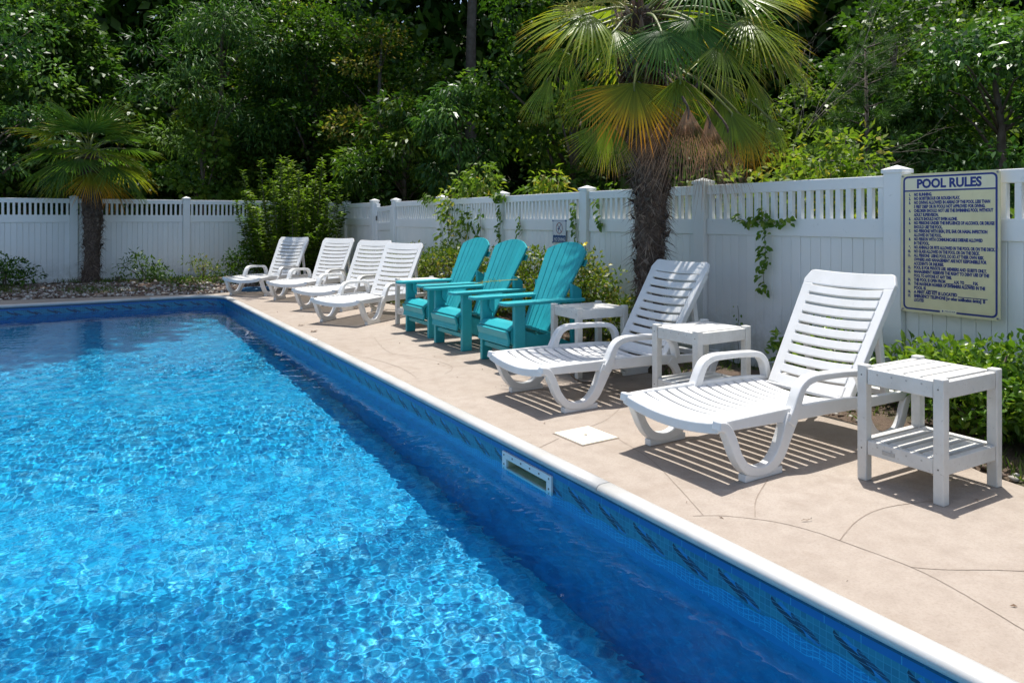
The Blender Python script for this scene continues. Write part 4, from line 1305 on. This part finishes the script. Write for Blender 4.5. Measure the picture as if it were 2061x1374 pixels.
bush('overhanging_bush', 'small broad-leaved sapling peeping over the gate', polar(772, 15.0, -.05), (.22, .25), 2.20, M['leaf_mid'], 12, 700, .16, .10, OVER, lo=1.2, cl_r=(.14, .22), kind='ovate')

# --- corner shrub: upright leafy wands
def wand_shrub(label, pos, n, h, spread):
    root = empty('wand_shrub', pos, 0, label, 'shrub')
    mb = MB()
    P, D, N, Ls, Cc = [], [], [], [], []
    for k in range(n):
        a = rnd.uniform(0, 2 * math.pi); s = spread * math.sqrt(rnd.random())
        hh = h * rnd.uniform(.30, 1.0) * (1 - .25 * (s / spread) ** 2)
        p0 = Vector((math.cos(a) * s * .25, math.sin(a) * s * .25, 0))
        p2 = Vector((math.cos(a) * s, math.sin(a) * s, hh))
        p1 = p0.lerp(p2, .5) + Vector((math.cos(a), math.sin(a), 0)) * s * .18
        pts = catmull([p0, p1, p2], 6)
        mb.tube(pts, [.010 * (1 - .7 * i / (len(pts) - 1)) for i in range(len(pts))], 4)
        tint = rnd.uniform(.1, .8)
        for j in range(104):
            q = .06 + .94 * j / 103
            b = pts[min(int(q * (len(pts) - 1)), len(pts) - 1)]
            b2 = pts[min(int(q * (len(pts) - 1)) + 1, len(pts) - 1)]
            fr_ = q * (len(pts) - 1) % 1
            b = b.lerp(b2, fr_)
            aa = j * 2.4 + k
            dd = Vector((math.cos(aa), math.sin(aa), rnd.uniform(-.15, .7)))
            P.append(b); D.append(dd); N.append((rnd.uniform(-.4, .4), rnd.uniform(-.4, .4), 1)); Ls.append(rnd.uniform(.07, .125) * (1 - .35 * q)); Cc.append(min(1, max(0, tint + rnd.uniform(-.3, .3))))
    mb.build('stems', M['bark'], root, 0, True)
    Ls = np.array(Ls)
    leaves_obj('foliage', np.array([tuple(p) for p in P]), np.array([tuple(p) for p in D]), np.array(N), Ls * 1.45, Ls * .78, M['leaf_bright'], root, 'ovate', np.array(Cc) * .8)
    return root
wand_shrub('tall leafy shrub with upright wands in the fence corner behind the far chaise', (3.70, 14.45, .03), 120, 2.60, 1.08)
HEDGE = 'shrubs in the planting beds along the fences'
def hedge(label, x, y, z, r, h, mat, n_cl=26, per=2600, L=.055, Wd=.026, kind='quad', lo=.03, cl_r=(.09, .17)):
    return bush('hedge_shrub', label, (x, y, z), r, h, mat, n_cl, per, L, Wd, HEDGE, 'shrub', lo, cl_r, kind, .0, 6, .6, .55)
# long bed, near to far
hedge('glossy bright green shrub at the right edge beside the sunny side table', 4.36, 2.06, .03, (.27, .38), .52, M['leaf_hedge'], 66, 3600, .054, .028, 'ovate', .04, (.10, .17))
hedge('glossy shrub cut off by the right edge of the picture', 4.26, 1.50, .03, (.28, .34), .52, M['leaf_hedge'], 50, 3600, .054, .028, 'ovate', .04, (.10, .17))
hedge('small glossy shrub seen through the slats of the nearest chaise lounge', 4.50, 3.22, .03, (.20, .34), .48, M['leaf_hedge'], 34, 3000, .064, .032, 'ovate', .04, (.09, .15))
hedge('low dark sprig shrub behind the backrest of the nearest chaise lounge', 4.62, 2.72, .03, (.12, .16), .50, M['leaf_hedge'], 12, 2600, .075, .030, 'ovate', .06, (.08, .13))
hedge('yellow-green bush right of the nearest teal chair below the palm', 4.40, 5.75, .03, (.26, .42), .88, M['leaf_hedge_y'], 60, 2400, .050, .026, 'quad', .04, (.10, .18))
hedge('yellow-green bush between the middle and nearest teal chairs', 4.42, 6.75, .03, (.26, .48), .86, M['leaf_hedge_y'], 56, 2400, .050, .026, 'quad', .04, (.10, .18))
hedge('small leafy bush behind the side table next to the nearest teal chair', 4.35, 5.00, .03, (.20, .30), .50, M['leaf_hedge_y'], 30, 2600, .050, .026, 'quad', .03, (.09, .16))
hedge('clipped bush behind the farthest teal chair', 4.42, 7.95, .03, (.28, .55), .80, M['leaf_hedge_y'], 52, 2200, .052, .028, 'quad', .03, (.11, .19))
hedge('clipped bush between the farthest teal chair and the chaise lounges', 4.42, 9.10, .03, (.30, .62), .84, M['leaf_hedge_y'], 60, 2000, .054, .030, 'quad', .03, (.12, .20))
hedge('clipped bush behind the backs of the far chaise lounges', 4.42, 10.5, .03, (.30, .66), .80, M['leaf_hedge_y'], 50, 1900, .054, .030, 'quad', .03, (.12, .20))
hedge('clipped bush in front of the gate', 4.40, 11.9, .03, (.28, .60), .72, M['leaf_hedge_y'], 40, 1700, .056, .030, 'quad', .03, (.12, .20))
hedge('round dark shrub left of the farthest chaise lounge', 2.95, 14.45, .03, (.42, .40), .72, M['leaf_hedge'], 44, 1700, .060, .032, 'quad', .03, (.12, .20))
# far bed
hedge('loose dark shrub at the left edge of the gravel bed', -.98, 14.95, .05, (.62, .35), .52, M['leaf_dark'], 40, 1100, .075, .036, 'quad', .02, (.12, .20))
hedge('open leafy shrub in the gravel bed right of the left palm', 1.16, 14.85, .05, (.42, .30), .56, M['leaf_mid'], 24, 1000, .080, .034, 'quad', .05, (.11, .18))
hedge('twiggy reddish shrub in the gravel bed near the fence post', 2.16, 14.85, .05, (.34, .28), .60, M['leaf_hedge_y'], 22, 900, .060, .024, 'quad', .05, (.10, .17))
hedge('low mat of green leaves in front of the twiggy shrub', 2.00, 14.10, .02, (.70, .26), .18, M['leaf_mid'], 36, 900, .060, .030, 'quad', .0, (.10, .16))
hedge('tiny plant at the foot of the left palm', .72, 15.0, .06, (.20, .14), .20, M['leaf_mid'], 10, 900, .060, .030, 'quad', .0, (.08, .12))

# --- vines on the long fence
def vine(label, y, ztop, zbot, n, width=.10, topspread=0.0, size=.06, dz=0.0):
    root = empty('vine', (FX - .045, y, 0), 0, label, 'vine', 'vines hanging on the long fence')
    mb = MB()
    P, D, N, Ls = [], [], [], []
    paths = [[(rnd.uniform(-.02, 0), rnd.uniform(-width, width) * .5, ztop + (zbot - ztop) * q) for q in (0, .2, .4, .6, .8, 1)]]
    if topspread > 0:
        for s in (-1, 1):
            paths.append([(-.01, s * topspread * q, ztop - .05 - .05 * math.sin(q * 3) + rnd.uniform(-.02, .02)) for q in (0, .25, .5, .75, 1)])
    for pi, pth in enumerate(paths):
        pts = catmull(pth, 5)
        mb.tube(pts, .003, 4)
        nn = n if pi == 0 else n // 2
        for j in range(nn):
            b = pts[rnd.randrange(len(pts))]
            P.append((b.x - rnd.uniform(0, .035), b.y + rnd.uniform(-.045, .045), b.z + rnd.uniform(-.03, .03)))
            D.append((rnd.uniform(-.8, -.1), rnd.uniform(-1, 1), rnd.uniform(-1.1, .1)))
            N.append((-1 + rnd.uniform(-.4, .4), rnd.uniform(-.5, .5), .7)); Ls.append(size * rnd.uniform(.6, 1.25))
    mb.build('stem', M['twig'], root)
    Ls = np.array(Ls)
    leaves_obj('leaves', np.array(P), np.array(D), np.array(N), Ls, Ls * .62, M['leaf_vine'], root, 'ovate')
vine('leafy vine hanging down the fence between the big palm and the nearest chaise', 3.98, 1.32, .66, 80, .08, .26, .056)
vine('short vine beside the NO DIVING sign on its right', 6.53, 1.42, .93, 40, .05, 0, .065)
vine('thin vine on the fence left of the post behind the middle teal chair', 8.72, 1.40, .78, 46, .07, 0, .08)
vine('vine trailing over the fence post behind the middle teal chair', 8.20, 1.62, .72, 60, .06, .12, .075)
vine('small sprig of vine between the post and the NO DIVING sign', 7.72, 1.28, 1.02, 18, .05, 0, .065)
vine('bare brown vine stem low on the fence left of the nearest chaise', 4.22, .52, .04, 14, .04, 0, .035)
vine('vine tuft on the pickets just right of the tall fence post by the sign', 6.12, 1.46, 1.16, 20, .05, 0, .075)
vine('vine sprig growing up the fence left of the palm trunk base', 5.35, .72, .22, 30, .10, 0, .055)
vine('few yellowish vine leaves over the top rail near the gate', 10.45, 1.66, 1.50, 22, .20, .25, .07)

# --- grass, weeds and pebbles
def tufts(n, fx):
    P = np.array([fx() for _ in range(n)])
    D = rng.normal(size=(n, 3)) * .45 + np.array([0, 0, 1.0])
    N = rng.normal(size=(n, 3)); N[:, 2] *= .2
    L = rng.uniform(.03, .11, n)
    return P, D, N, L, rng.uniform(.005, .012, n)
def bed_pt():
    while True:
        y = rnd.uniform(.6, 13.2)
        x0 = float(np.interp(y, [-5, 1.2, 1.85, 2.35, 2.9, 3.6, 8, 13.9], [3.70, 3.72, 3.84, 4.08, 4.10, 4.0, 4.02, 3.95])) + .03
        x = rnd.uniform(x0, 4.80)
        if math.sin(x * 7 + y * 3) + math.sin(y * 5.3 - x * 2) + rnd.uniform(-1, 1) > .2:
            return (x, y, .005)
g_ = leaves_obj('grass', *tufts(7000, bed_pt), M['grass'])
tag(g_, 'patchy grass and weeds in the bed between deck and long fence', 'grass', None, 'stuff')
def far_pt():
    while True:
        x = rnd.uniform(-2.2, 3.9); y = rnd.uniform(float(bed_edge_y(x)) + .35, 15.5)
        if math.sin(x * 4.1) + math.sin(x * 2.3 + y * 5) + rnd.uniform(-1, 1) > .7:
            return (x, y, float(bed_back_z(x, y)))
g_ = leaves_obj('ground_cover', *tufts(3500, far_pt), M['grass'])
tag(g_, 'sparse weeds growing through the gravel bed at the far end', 'weeds', None, 'stuff')

def pebbles(name, n, fp, smin, smax, label):
    ico = bmesh.new(); bmesh.ops.create_icosphere(ico, subdivisions=1, radius=1.0)
    T = np.array([v.co[:] for v in ico.verts]); FT = np.array([[v.index for v in f.verts] for f in ico.faces]); ico.free()
    P = np.array([fp() for _ in range(n)])
    s = rng.uniform(smin, smax, n)
    sc3 = s[:, None] * rng.uniform(.6, 1.25, (n, 3)) * np.array([1, 1, .7])
    V = (T[None] * (1 + .12 * rng.normal(size=(n, len(T), 1)))) * sc3[:, None, :]
    a = rng.uniform(0, 6.28, n)
    ca, sa = np.cos(a)[:, None], np.sin(a)[:, None]
    V = np.stack([V[..., 0] * ca - V[..., 1] * sa, V[..., 0] * sa + V[..., 1] * ca, V[..., 2]], -1) + P[:, None, :]
    F = (np.arange(n)[:, None, None] * len(T) + FT[None]).reshape(-1, 3)
    me = np_mesh(name, V.reshape(-1, 3), F, True, {'rnd': ('FACE', np.repeat(rng.random(n), len(FT)))})
    return tag(link(name, me, None, M['pebble']), label, 'gravel', None, 'stuff')
def peb_far():
    x = rnd.uniform(-3.0, 3.3); e = float(bed_edge_y(x)); y = e + .12 + abs(rnd.gauss(0, .75))
    y = min(y, 15.4)
    return (x, y, float(bed_back_z(x, y)) + .008)
pebbles('gravel', 3600, peb_far, .016, .042, 'loose white and brown pebbles in the bed under the left palm')
def peb_near():
    while True:
        p = bed_pt()
        if rnd.random() < .8: return (p[0], p[1], .004)
pebbles('gravel', 1500, peb_near, .008, .026, 'scattered small pebbles in the bed along the long fence')

# ------------------------------------------------------------------ palms
def frond_mesh(rad, spread, nseg, droop, fold=.32, join=.45, ragged=.12, cup=.15, seed=0):
    rr = random.Random(seed)
    rows = (.02, .16, .32, join, .62, .80, .93, 1.0)
    V, F, A = [], [], []
    dth = R(spread) / nseg
    for i in range(nseg):
        th = -R(spread) / 2 + (i + .5) * dth
        L = rad * (.80 + .20 * math.cos(th * .75)) * rr.uniform(1 - ragged, 1.0)
        dr = droop * rr.uniform(.75, 1.35)
        tw = rr.uniform(-.05, .05)
        tip_bend = rr.uniform(0, .20) if rr.random() < .35 else 0
        b = len(V)
        shift = rr.uniform(-.08, .08)
        for t in rows:
            thh = th + tw * max(0, t - join)
            r = L * t
            w = min(r * math.tan(dth / 2) * 1.03, L * join * math.tan(dth / 2) * 1.03)
            if t > join: w *= max(.04, 1 - ((t - join) / (1 - join)) ** 1.5)
            c, s = math.cos(thh), math.sin(thh)
            z = cup * r * (1 - math.cos(thh)) * .6 - dr * rad * t ** 2.2 - tip_bend * rad * max(0, t - .7) ** 1.2
            for q in (-1, 0, 1):
                V.append((r * c - q * w * s, r * s + q * w * c, z + (0 if q else -fold * w * 1.4)))
                A.append(min(1, max(0, t + shift * t)))
        for k in range(len(rows) - 1):
            o = b + 3 * k
            F += [(o, o + 1, o + 4, o + 3), (o + 1, o + 2, o + 5, o + 4)]
    return np_mesh('frond', V, F, False, {'tt': ('POINT', A), 'seg': ('FACE', np.repeat([rr.random() for _ in range(nseg)], 2 * (len(rows) - 1)))})

def add_frond(root, center, hub, axis, normal, rad, spread, mat, droop=.18, nseg=38, seed=0, **kw):
    hub = Vector(hub); a = Vector(axis).normalized(); n = Vector(normal)
    n = (n - a * n.dot(a)).normalized()
    s = n.cross(a)
    Mx = Matrix((a, s, n)).transposed().to_4x4()
    Mx.translation = hub
    o = link('frond', frond_mesh(rad, spread, nseg, droop, seed=seed, **kw), root, mat)
    o.matrix_local = Mx
    # petiole: in the frond's own frame
    c = Mx.inverted() @ Vector(center)
    mid = c * .5 + Vector((0, 0, .10 * c.length))
    mb = MB()
    pts = catmull([c, mid, Vector((0, 0, 0)), Vector((rad * .12, 0, -.003))], 5)
    mb.tube(pts, [.016 - .009 * i / (len(pts) - 1) for i in range(len(pts))], 5)
    mb.build('petiole', M['fibre'] if mat == M['frond_dead'] else M['petiole'], o, 0, True)
    return o

def palm_trunk(root, pts, radii, nf, seed):
    rr = random.Random(seed)
    c = catmull(pts, 14)
    n = len(c); K = 22
    rings = []
    ph = [rr.uniform(0, 6.28) for _ in range(6)]
    def lump(a, z): return 1 + .09 * math.sin(2 * a + 5 * z + ph[0]) + .07 * math.sin(3 * a - 9 * z + ph[1]) + .06 * math.sin(5 * a + 21 * z + ph[2])
    for i, p in enumerate(c):
        q = i / (n - 1) * (len(radii) - 1); k = min(int(q), len(radii) - 2)
        r0 = radii[k] + (radii[k + 1] - radii[k]) * (q - k)
        step = 1 + .16 * (((p.z * 7.5) % 1.0) - .45)
        rings.append([(p.x + r0 * step * lump(2 * math.pi * j / K, p.z) * math.cos(2 * math.pi * j / K), p.y + r0 * step * lump(2 * math.pi * j / K, p.z) * math.sin(2 * math.pi * j / K), p.z + .02 * math.sin(3 * j + i)) for j in range(K)])
    mb = MB(); mb.loft(rings)
    tk = mb.build('trunk', M['fibre'], root)
    # shaggy fibre: drooping strands and old leaf-base flaps
    P, D, N, L, Wd = [], [], [], [], []
    for j in range(nf):
        q = rr.random()
        i = min(int(q * (n - 1)), n - 2)
        p = c[i].lerp(c[i + 1], rr.random())
        qq = q * (len(radii) - 1); k = min(int(qq), len(radii) - 2)
        r0 = radii[k] + (radii[k + 1] - radii[k]) * (qq - k)
        a = rr.uniform(0, 2 * math.pi)
        d = Vector((math.cos(a), math.sin(a), 0))
        P.append(tuple(p + d * r0 * rr.uniform(.9, 1.02)))
        flap = rr.random() < .10
        tang = Vector((-d.y, d.x, 0))
        D.append(tuple(d * (rr.uniform(.02, .30) if rr.random() < .85 else .7) + tang * rr.uniform(-.9, .9) + Vector((0, 0, rr.uniform(-1.1, -.1) if not flap else rr.uniform(.3, 1.0)))))
        N.append(tuple(d + Vector((0, 0, .3))))
        if flap:
            L.append(rr.uniform(.06, .13)); Wd.append(rr.uniform(.025, .05))
        else:
            L.append(rr.uniform(.06, .22)); Wd.append(rr.uniform(.003, .009))
    fo = leaves_obj('fibre', np.array(P), np.array(D), np.array(N), np.array(L), np.array(Wd), M['strand'], tk)
    return tk

PD = 6.15
pp = polar(1303, PD)
palm = empty('palm_tree', (pp[0], pp[1], 0), 0, 'large shaggy fan palm in front of the long fence, crown cut by the top edge', 'palm', 'fan palms by the pool')
palm_trunk(palm, [(.0, .0, -.05), (.015, .0, .45), cam_off(.02, .95), cam_off(.03, 1.45), cam_off(.0, 1.95), cam_off(-.04, 2.5), cam_off(-.05, 3.0)], [.078, .083, .100, .128, .150, .150, .12], 6500, 5)
PPM = 1457.0 / PD
# old split leaf bases clothing the top of the trunk
rb = random.Random(31)
P, D, N, L, Wd = [], [], [], [], []
for k in range(230):
    a = rb.uniform(0, 2 * math.pi); z = rb.uniform(1.85, 3.0)
    dd = Vector((math.cos(a), math.sin(a), 0))
    c0 = Vector(cam_off(-.04 * (z - 1.5), z))
    P.append(tuple(c0 + dd * rb.uniform(.11, .15))); up_ = rb.random() < .55
    D.append(tuple(dd * rb.uniform(.25, .8) + Vector((0, 0, 1.0 if up_ else -1.0)) + Vector((-dd.y, dd.x, 0)) * rb.uniform(-.35, .35)))
    N.append(tuple(dd + Vector((0, 0, .3)))); L.append(rb.uniform(.10, .26)); Wd.append(rb.uniform(.025, .06))
leaves_obj('leaf_bases', np.array(P), np.array(D), np.array(N), np.array(L), np.array(Wd), M['frond_base'], palm, 'ovate')
def hub_px(u, v, t=0.0):
    """point near the palm at image position (u, v) measured in metres right / up / towards the viewer of its axis"""
    return cam_off((u - 1303) / PPM, CAM_H + (441 - v) / PPM, t)
CEN = hub_px(1295, 30)
def dirv(r_, u_, t_): return cam_off(r_, u_, t_)
FR = [
    # u, v, toward, axis(r,u,t), normal(r,u,t), radius, spread, material, droop
    (1178, 46, .25, (-.85, -.25, .35), (-.1, .8, .65), .66, 190, 'frond', .34),
    (1108, 158, .10, (-.45, -.85, .15), (-.75, .35, .55), .50, 80, 'frond', .12),
    (1168, 128, -.15, (-.25, -.95, .0), (-.7, .2, .7), .46, 60, 'frond', .12),
    (1258, 188, .48, (-.02, -.95, .22), (.0, .30, 1.0), .62, 165, 'frond_yellow', .10),
    (1222, 246, .10, (-.30, -.92, .0), (-.2, .2, 1.0), .50, 110, 'frond', .12),
    (1290, 150, .15, (.30, -.90, .1), (.2, .3, .9), .55, 110, 'frond', .16),
    (1362, 72, .50, (.22, -.72, .50), (.0, .65, .75), .62, 200, 'frond_blue', .30),
    (1385, -8, .45, (.30, -.45, .65), (.0, .8, .5), .62, 200, 'frond_blue', .32),
    (1500, 82, .18, (.90, -.28, .20), (.15, .75, .65), .64, 190, 'frond', .26),
    (1478, 4, .12, (.92, .05, .20), (.0, .85, .5), .62, 180, 'frond', .28),
    (1520, -40, -.2, (.90, .15, -.2), (.0, .9, .4), .62, 180, 'frond', .30),
    (1446, 196, .10, (.18, -.95, .12), (.25, .20, .95), .66, 95, 'frond', .12),
    (1512, 150, -.05, (.38, -.88, .05), (.6, .35, .7), .62, 100, 'frond', .16),
    (1470, 140, -.30, (.45, -.80, -.2), (.4, .5, .7), .60, 130, 'frond', .20),
    (1405, 190, -.25, (.15, -.95, -.1), (.1, .3, .95), .60, 120, 'frond_blue', .15),
    (1350, 235, .58, (.06, -1, .0), (.0, .10, 1), .80, 58, 'frond_dead', .04),
    (1392, 250, .50, (.14, -1, .0), (.1, .10, 1), .80, 50, 'frond_dead', .04),
    (1430, 262, .42, (.16, -1, .02), (.2, .1, 1), .66, 34, 'frond_dead', .04),
    (1410, 120, .55, (.50, -.70, .45), (.3, .65, .7), .56, 150, 'frond', .24),
    (1300, 100, .62, (-.12, -.75, .55), (.0, .75, .65), .50, 150, 'frond_blue', .26),
    (1225, 85, .40, (-.60, -.60, .40), (-.3, .75, .6), .54, 150, 'frond', .26),
    (1545, 235, .0, (.45, -.85, .0), (.6, .35, .7), .48, 110, 'frond', .18),
    (1490, 250, .15, (.25, -.95, .1), (.4, .2, .9), .52, 90, 'frond_yellow', .12),
    (1200, 170, .05, (-.35, -.9, .1), (-.5, .3, .8), .50, 90, 'frond', .15),
    (1340, 180, .50, (.05, -.95, .25), (.1, .35, .95), .42, 110, 'frond', .15),
    (1555, 120, .05, (.85, -.45, .1), (.3, .7, .6), .46, 150, 'frond', .24),
    (1440, 235, .38, (.25, -.92, .2), (.2, .3, .95), .50, 110, 'frond', .14),
    (1140, 105, .15, (-.7, -.65, .2), (-.4, .6, .65), .48, 120, 'frond', .22),
    (1330, 215, .50, (-.02, -1, .0), (.0, .10, 1), .74, 60, 'frond_dead', .05),
    (1290, 262, .30, (-.06, -1, .0), (.0, .10, 1), .46, 80, 'frond_dead', .06),
    (1470, 60, .35, (.70, -.45, .45), (.2, .75, .6), .64, 170, 'frond', .28),
    (1225, 20, -.30, (-.9, .0, -.2), (.0, .9, .3), .66, 170, 'frond', .30),
    (1300, 245, .02, (-.02, -1, .08), (.0, .1, 1), .50, 70, 'frond_dead', .05),
    (1250, 240, -.10, (-.12, -1, .0), (-.2, .1, 1), .55, 60, 'frond_dead', .05),
    (1262, -85, .10, (-.30, .85, .2), (.2, .4, .9), .64, 190, 'frond_blue', .25),
    (1400, -80, -.10, (.60, .70, .0), (-.3, .6, .7), .64, 190, 'frond', .28),
        (1250, -20, -.55, (-.30, .15, -.9), (.0, .95, -.2), .64, 190, 'frond', .35),
    (1370, -10, -.55, (.30, -.05, -.9), (.0, .95, -.2), .64, 190, 'frond', .38),
    (1310, 60, -.62, (.05, -.5, -.85), (.0, .8, -.5), .62, 170, 'frond', .30),
]
for i, (u, v, t, ax, nm, rd, sp, mt, dr) in enumerate(FR):
    dead = mt == 'frond_dead'
    cen = CEN if v < 200 else hub_px(1300 + (u - 1303) * .15, 120, 0)
    add_frond(palm, cen, hub_px(u, v, t), dirv(*ax), dirv(*nm), rd * (1.0 if mt != 'frond_dead' else 1.08), sp, M[mt], dr, 34 if dead else 40, i + 1, ragged=.22 if dead else .10, fold=.8 if dead else .45, join=.22 if dead else .46)
# flower stalk
mb = MB()
rr = random.Random(2)
st = [Vector(hub_px(1275, 25, .12)), Vector(hub_px(1230, 22, .25)), Vector(hub_px(1165, 30, .30)), Vector(hub_px(1128, 42, .30))]
main = catmull(st, 6)
mb.tube(main, .008, 5)
for p in main[4:]:
    for k in range(9):
        e = p + Vector(cam_off(rr.uniform(-.14, .08), rr.uniform(-.11, .08), rr.uniform(-.08, .1)))
        mb.tube([p, p.lerp(e, .5) + Vector((0, 0, .012)), e], [.004, .003, .002], 3)
for k in range(60):
    p = Vector(hub_px(rr.uniform(1225, 1275), rr.uniform(20, 130), rr.uniform(.1, .25)))
    e = p + Vector(cam_off(rr.uniform(-.12, .1), rr.uniform(-.15, .02), .02))
    mb.tube([p, p.lerp(e, .5) + Vector((.01, 0, .012)), e], [.004, .003, .002], 3)
mb.build('flower_stalk', M['stalk'], palm)

# the left palm, in the gravel bed
PL = (.29, 15.12)
palm2 = empty('palm_tree', (PL[0], PL[1], .05), 0, 'smaller shaded fan palm standing in the gravel bed at the left', 'palm', 'fan palms by the pool')
palm_trunk(palm2, [(0, 0, -.08), (.01, 0, .4), (.03, 0, .95), (.02, 0, 1.5), (-.02, 0, 1.95), (-.02, 0, 2.36)], [.140, .120, .130, .145, .135, .10], 3600, 8)
C2 = (-.02, 0, 2.36)
rr = random.Random(21)
specs = []
for k in range(30):
    az = k * 2.39996 + .4
    el = 1.25 - 2.0 * (k / 29) ** .85
    specs.append((az, el))
for k, (az, el) in enumerate(specs):
    d = Vector((math.cos(az) * math.cos(el), math.sin(az) * math.cos(el), math.sin(el)))
    ln = rr.uniform(.42, .62)
    hub = Vector(C2) + d * ln
    ax = (d + Vector((0, 0, -.16 if el < .6 else .0))).normalized()
    nrm = Vector((-d.x * math.sin(el), -d.y * math.sin(el), math.cos(el) + .25)) if el > -.2 else Vector((d.x, d.y, .5))
    mt = 'frond_blue' if k % 3 else 'frond'
    if el < -.66: mt = 'frond_yellow'
    add_frond(palm2, C2, hub, ax, nrm, rr.uniform(.70, .84), 180 if el > -.3 else 110, M[mt], .26, 30, 50 + k, join=.40, ragged=.15, fold=.45)

# ------------------------------------------------------------------ small things
def dry_leaf(label, x, y, L, Wd, rz):
    root = empty('fallen_leaf', (x, y, .006), rz, label, 'leaf', 'dry leaves fallen on the deck')
    vs, fs = [], []
    for i in range(7):
        t = i / 6
        w = Wd * math.sin(math.pi * min(1, t * .95 + .03)) / 2
        z = .08 * L * math.sin(t * 5.0) ** 2
        for q in (-1, 0, 1):
            vs.append((L * (t - .5), q * w, z + abs(q) * .10 * Wd * math.sin(t * 3)))
    for i in range(6):
        for q in range(2):
            a = i * 3 + q
            fs.append((a, a + 1, a + 4, a + 3))
    me = np_mesh('blade', vs, fs, True, {'rnd': ('FACE', [.4] * len(fs))})
    link('blade', me, root, M['dry_leaf'])
    mb = MB(); mb.tube([(L * .5, 0, .004), (L * .62, .006, .006)], .002, 4); mb.build('stem', M['twig'], root)
x, y = gpx(632, 668); dry_leaf('curled dry leaf on the deck in front of the far chaise lounges, nearer the camera', x, y, .10, .045, .5)
x, y = gpx(606, 656); dry_leaf('dry leaf on the deck at the pool edge by the far chaise lounges', x, y, .08, .035, .2)
x, y = gpx(1622, 1049); dry_leaf('tiny dry scrap on the sunny deck below the nearest chaise', x, y, .045, .007, -.4)
def litter_pt():
    y = rnd.uniform(.9, 12.5)
    return (min(3.95, 2.25 + abs(rnd.gauss(0, 1.0)) if rnd.random() < .4 else 4.0 - abs(rnd.gauss(0, .45))), y, .004)
n_ = 240
P = np.array([litter_pt() for _ in range(n_)]); D = rng.normal(size=(n_, 3)); D[:, 2] *= .15; N = rng.normal(size=(n_, 3)) * .35 + np.array([0, 0, 1])
L = rng.uniform(.006, .026, n_)
tag(leaves_obj('leaf_litter', P, D, N, L, L * rng.uniform(.15, .5, n_), M['dry_leaf']), 'tiny scraps of dry leaf scattered over the deck', 'litter', None, 'stuff')
tw = empty('fallen_twig', (*gpx(1178, 772), .008), 0, 'dark curved twig lying at the foot of the side table by the palm', 'twig')
mb = MB(); mb.tube(catmull([(-.10, .06, .07), (-.05, .05, .02), (.0, .02, .0), (.06, -.02, .004), (.12, -.03, .002)], 5), .006, 5); mb.build('stick', M['bark'], tw)
x, y = gpx(520, 586)
hs = empty('blue_hose', (x, y, .02), 0, 'coil of blue hose on the deck under the farthest chaise lounge', 'hose')
mb = MB(); mb.tube([(.30 * math.cos(a * .35) * (1 + .05 * math.sin(a)), .22 * math.sin(a * .35), .012 * (a * .35 / 6.28)) for a in range(0, 54)], .016, 7); mb.build('coil', M['hose'], hs, 0, True)
# dry stem lying across the middle adirondack
ds = empty('dry_stem', (3.50, 6.22, .60), 0, 'thin dry flower stem leaning across the back of the middle teal chair', 'stem')
mb = MB()
pts = catmull([(.02, .30, -.01), (.0, .10, .02), (.03, -.12, .05), (.10, -.40, .08)], 6)
mb.tube(pts, .003, 4)
for p in pts[4:14]:
    for k in range(3):
        mb.tube([p, p + Vector((rnd.uniform(-.02, .02), rnd.uniform(-.03, .03), rnd.uniform(-.02, .03)))], .002, 3)
mb.build('stalk', M['stalk'], ds)
# yellow flower beside the nearest adirondack
yf = empty('yellow_flower', (4.25, 5.62, .05), 0, 'single yellow flower behind the nearest teal chair', 'flower')
mb = MB(); mb.tube([(.05, 0, .0), (.02, .02, .5), (0, 0, .945)], .004, 4); mb.build('stalk', M['petiole'], yf)
for k in range(6):
    a = k * math.pi / 3
    vs = [(0, 0, 0), (.020 * math.cos(a - .5), .020 * math.sin(a - .5), .012), (.038 * math.cos(a), .038 * math.sin(a), .008), (.020 * math.cos(a + .5), .020 * math.sin(a + .5), .012)]
    mb = MB(); mb.add([(p[0] * .7 - p[2] * .6, p[1], p[0] * .7 + p[2] + .95) for p in vs], [(0, 1, 2, 3)])
    mb.build('petal', M['petal'], yf)
print('OBJECTS', len(bpy.data.objects), 'TRIS', sum(len(o.data.polygons) for o in bpy.data.objects if o.type == 'MESH'))
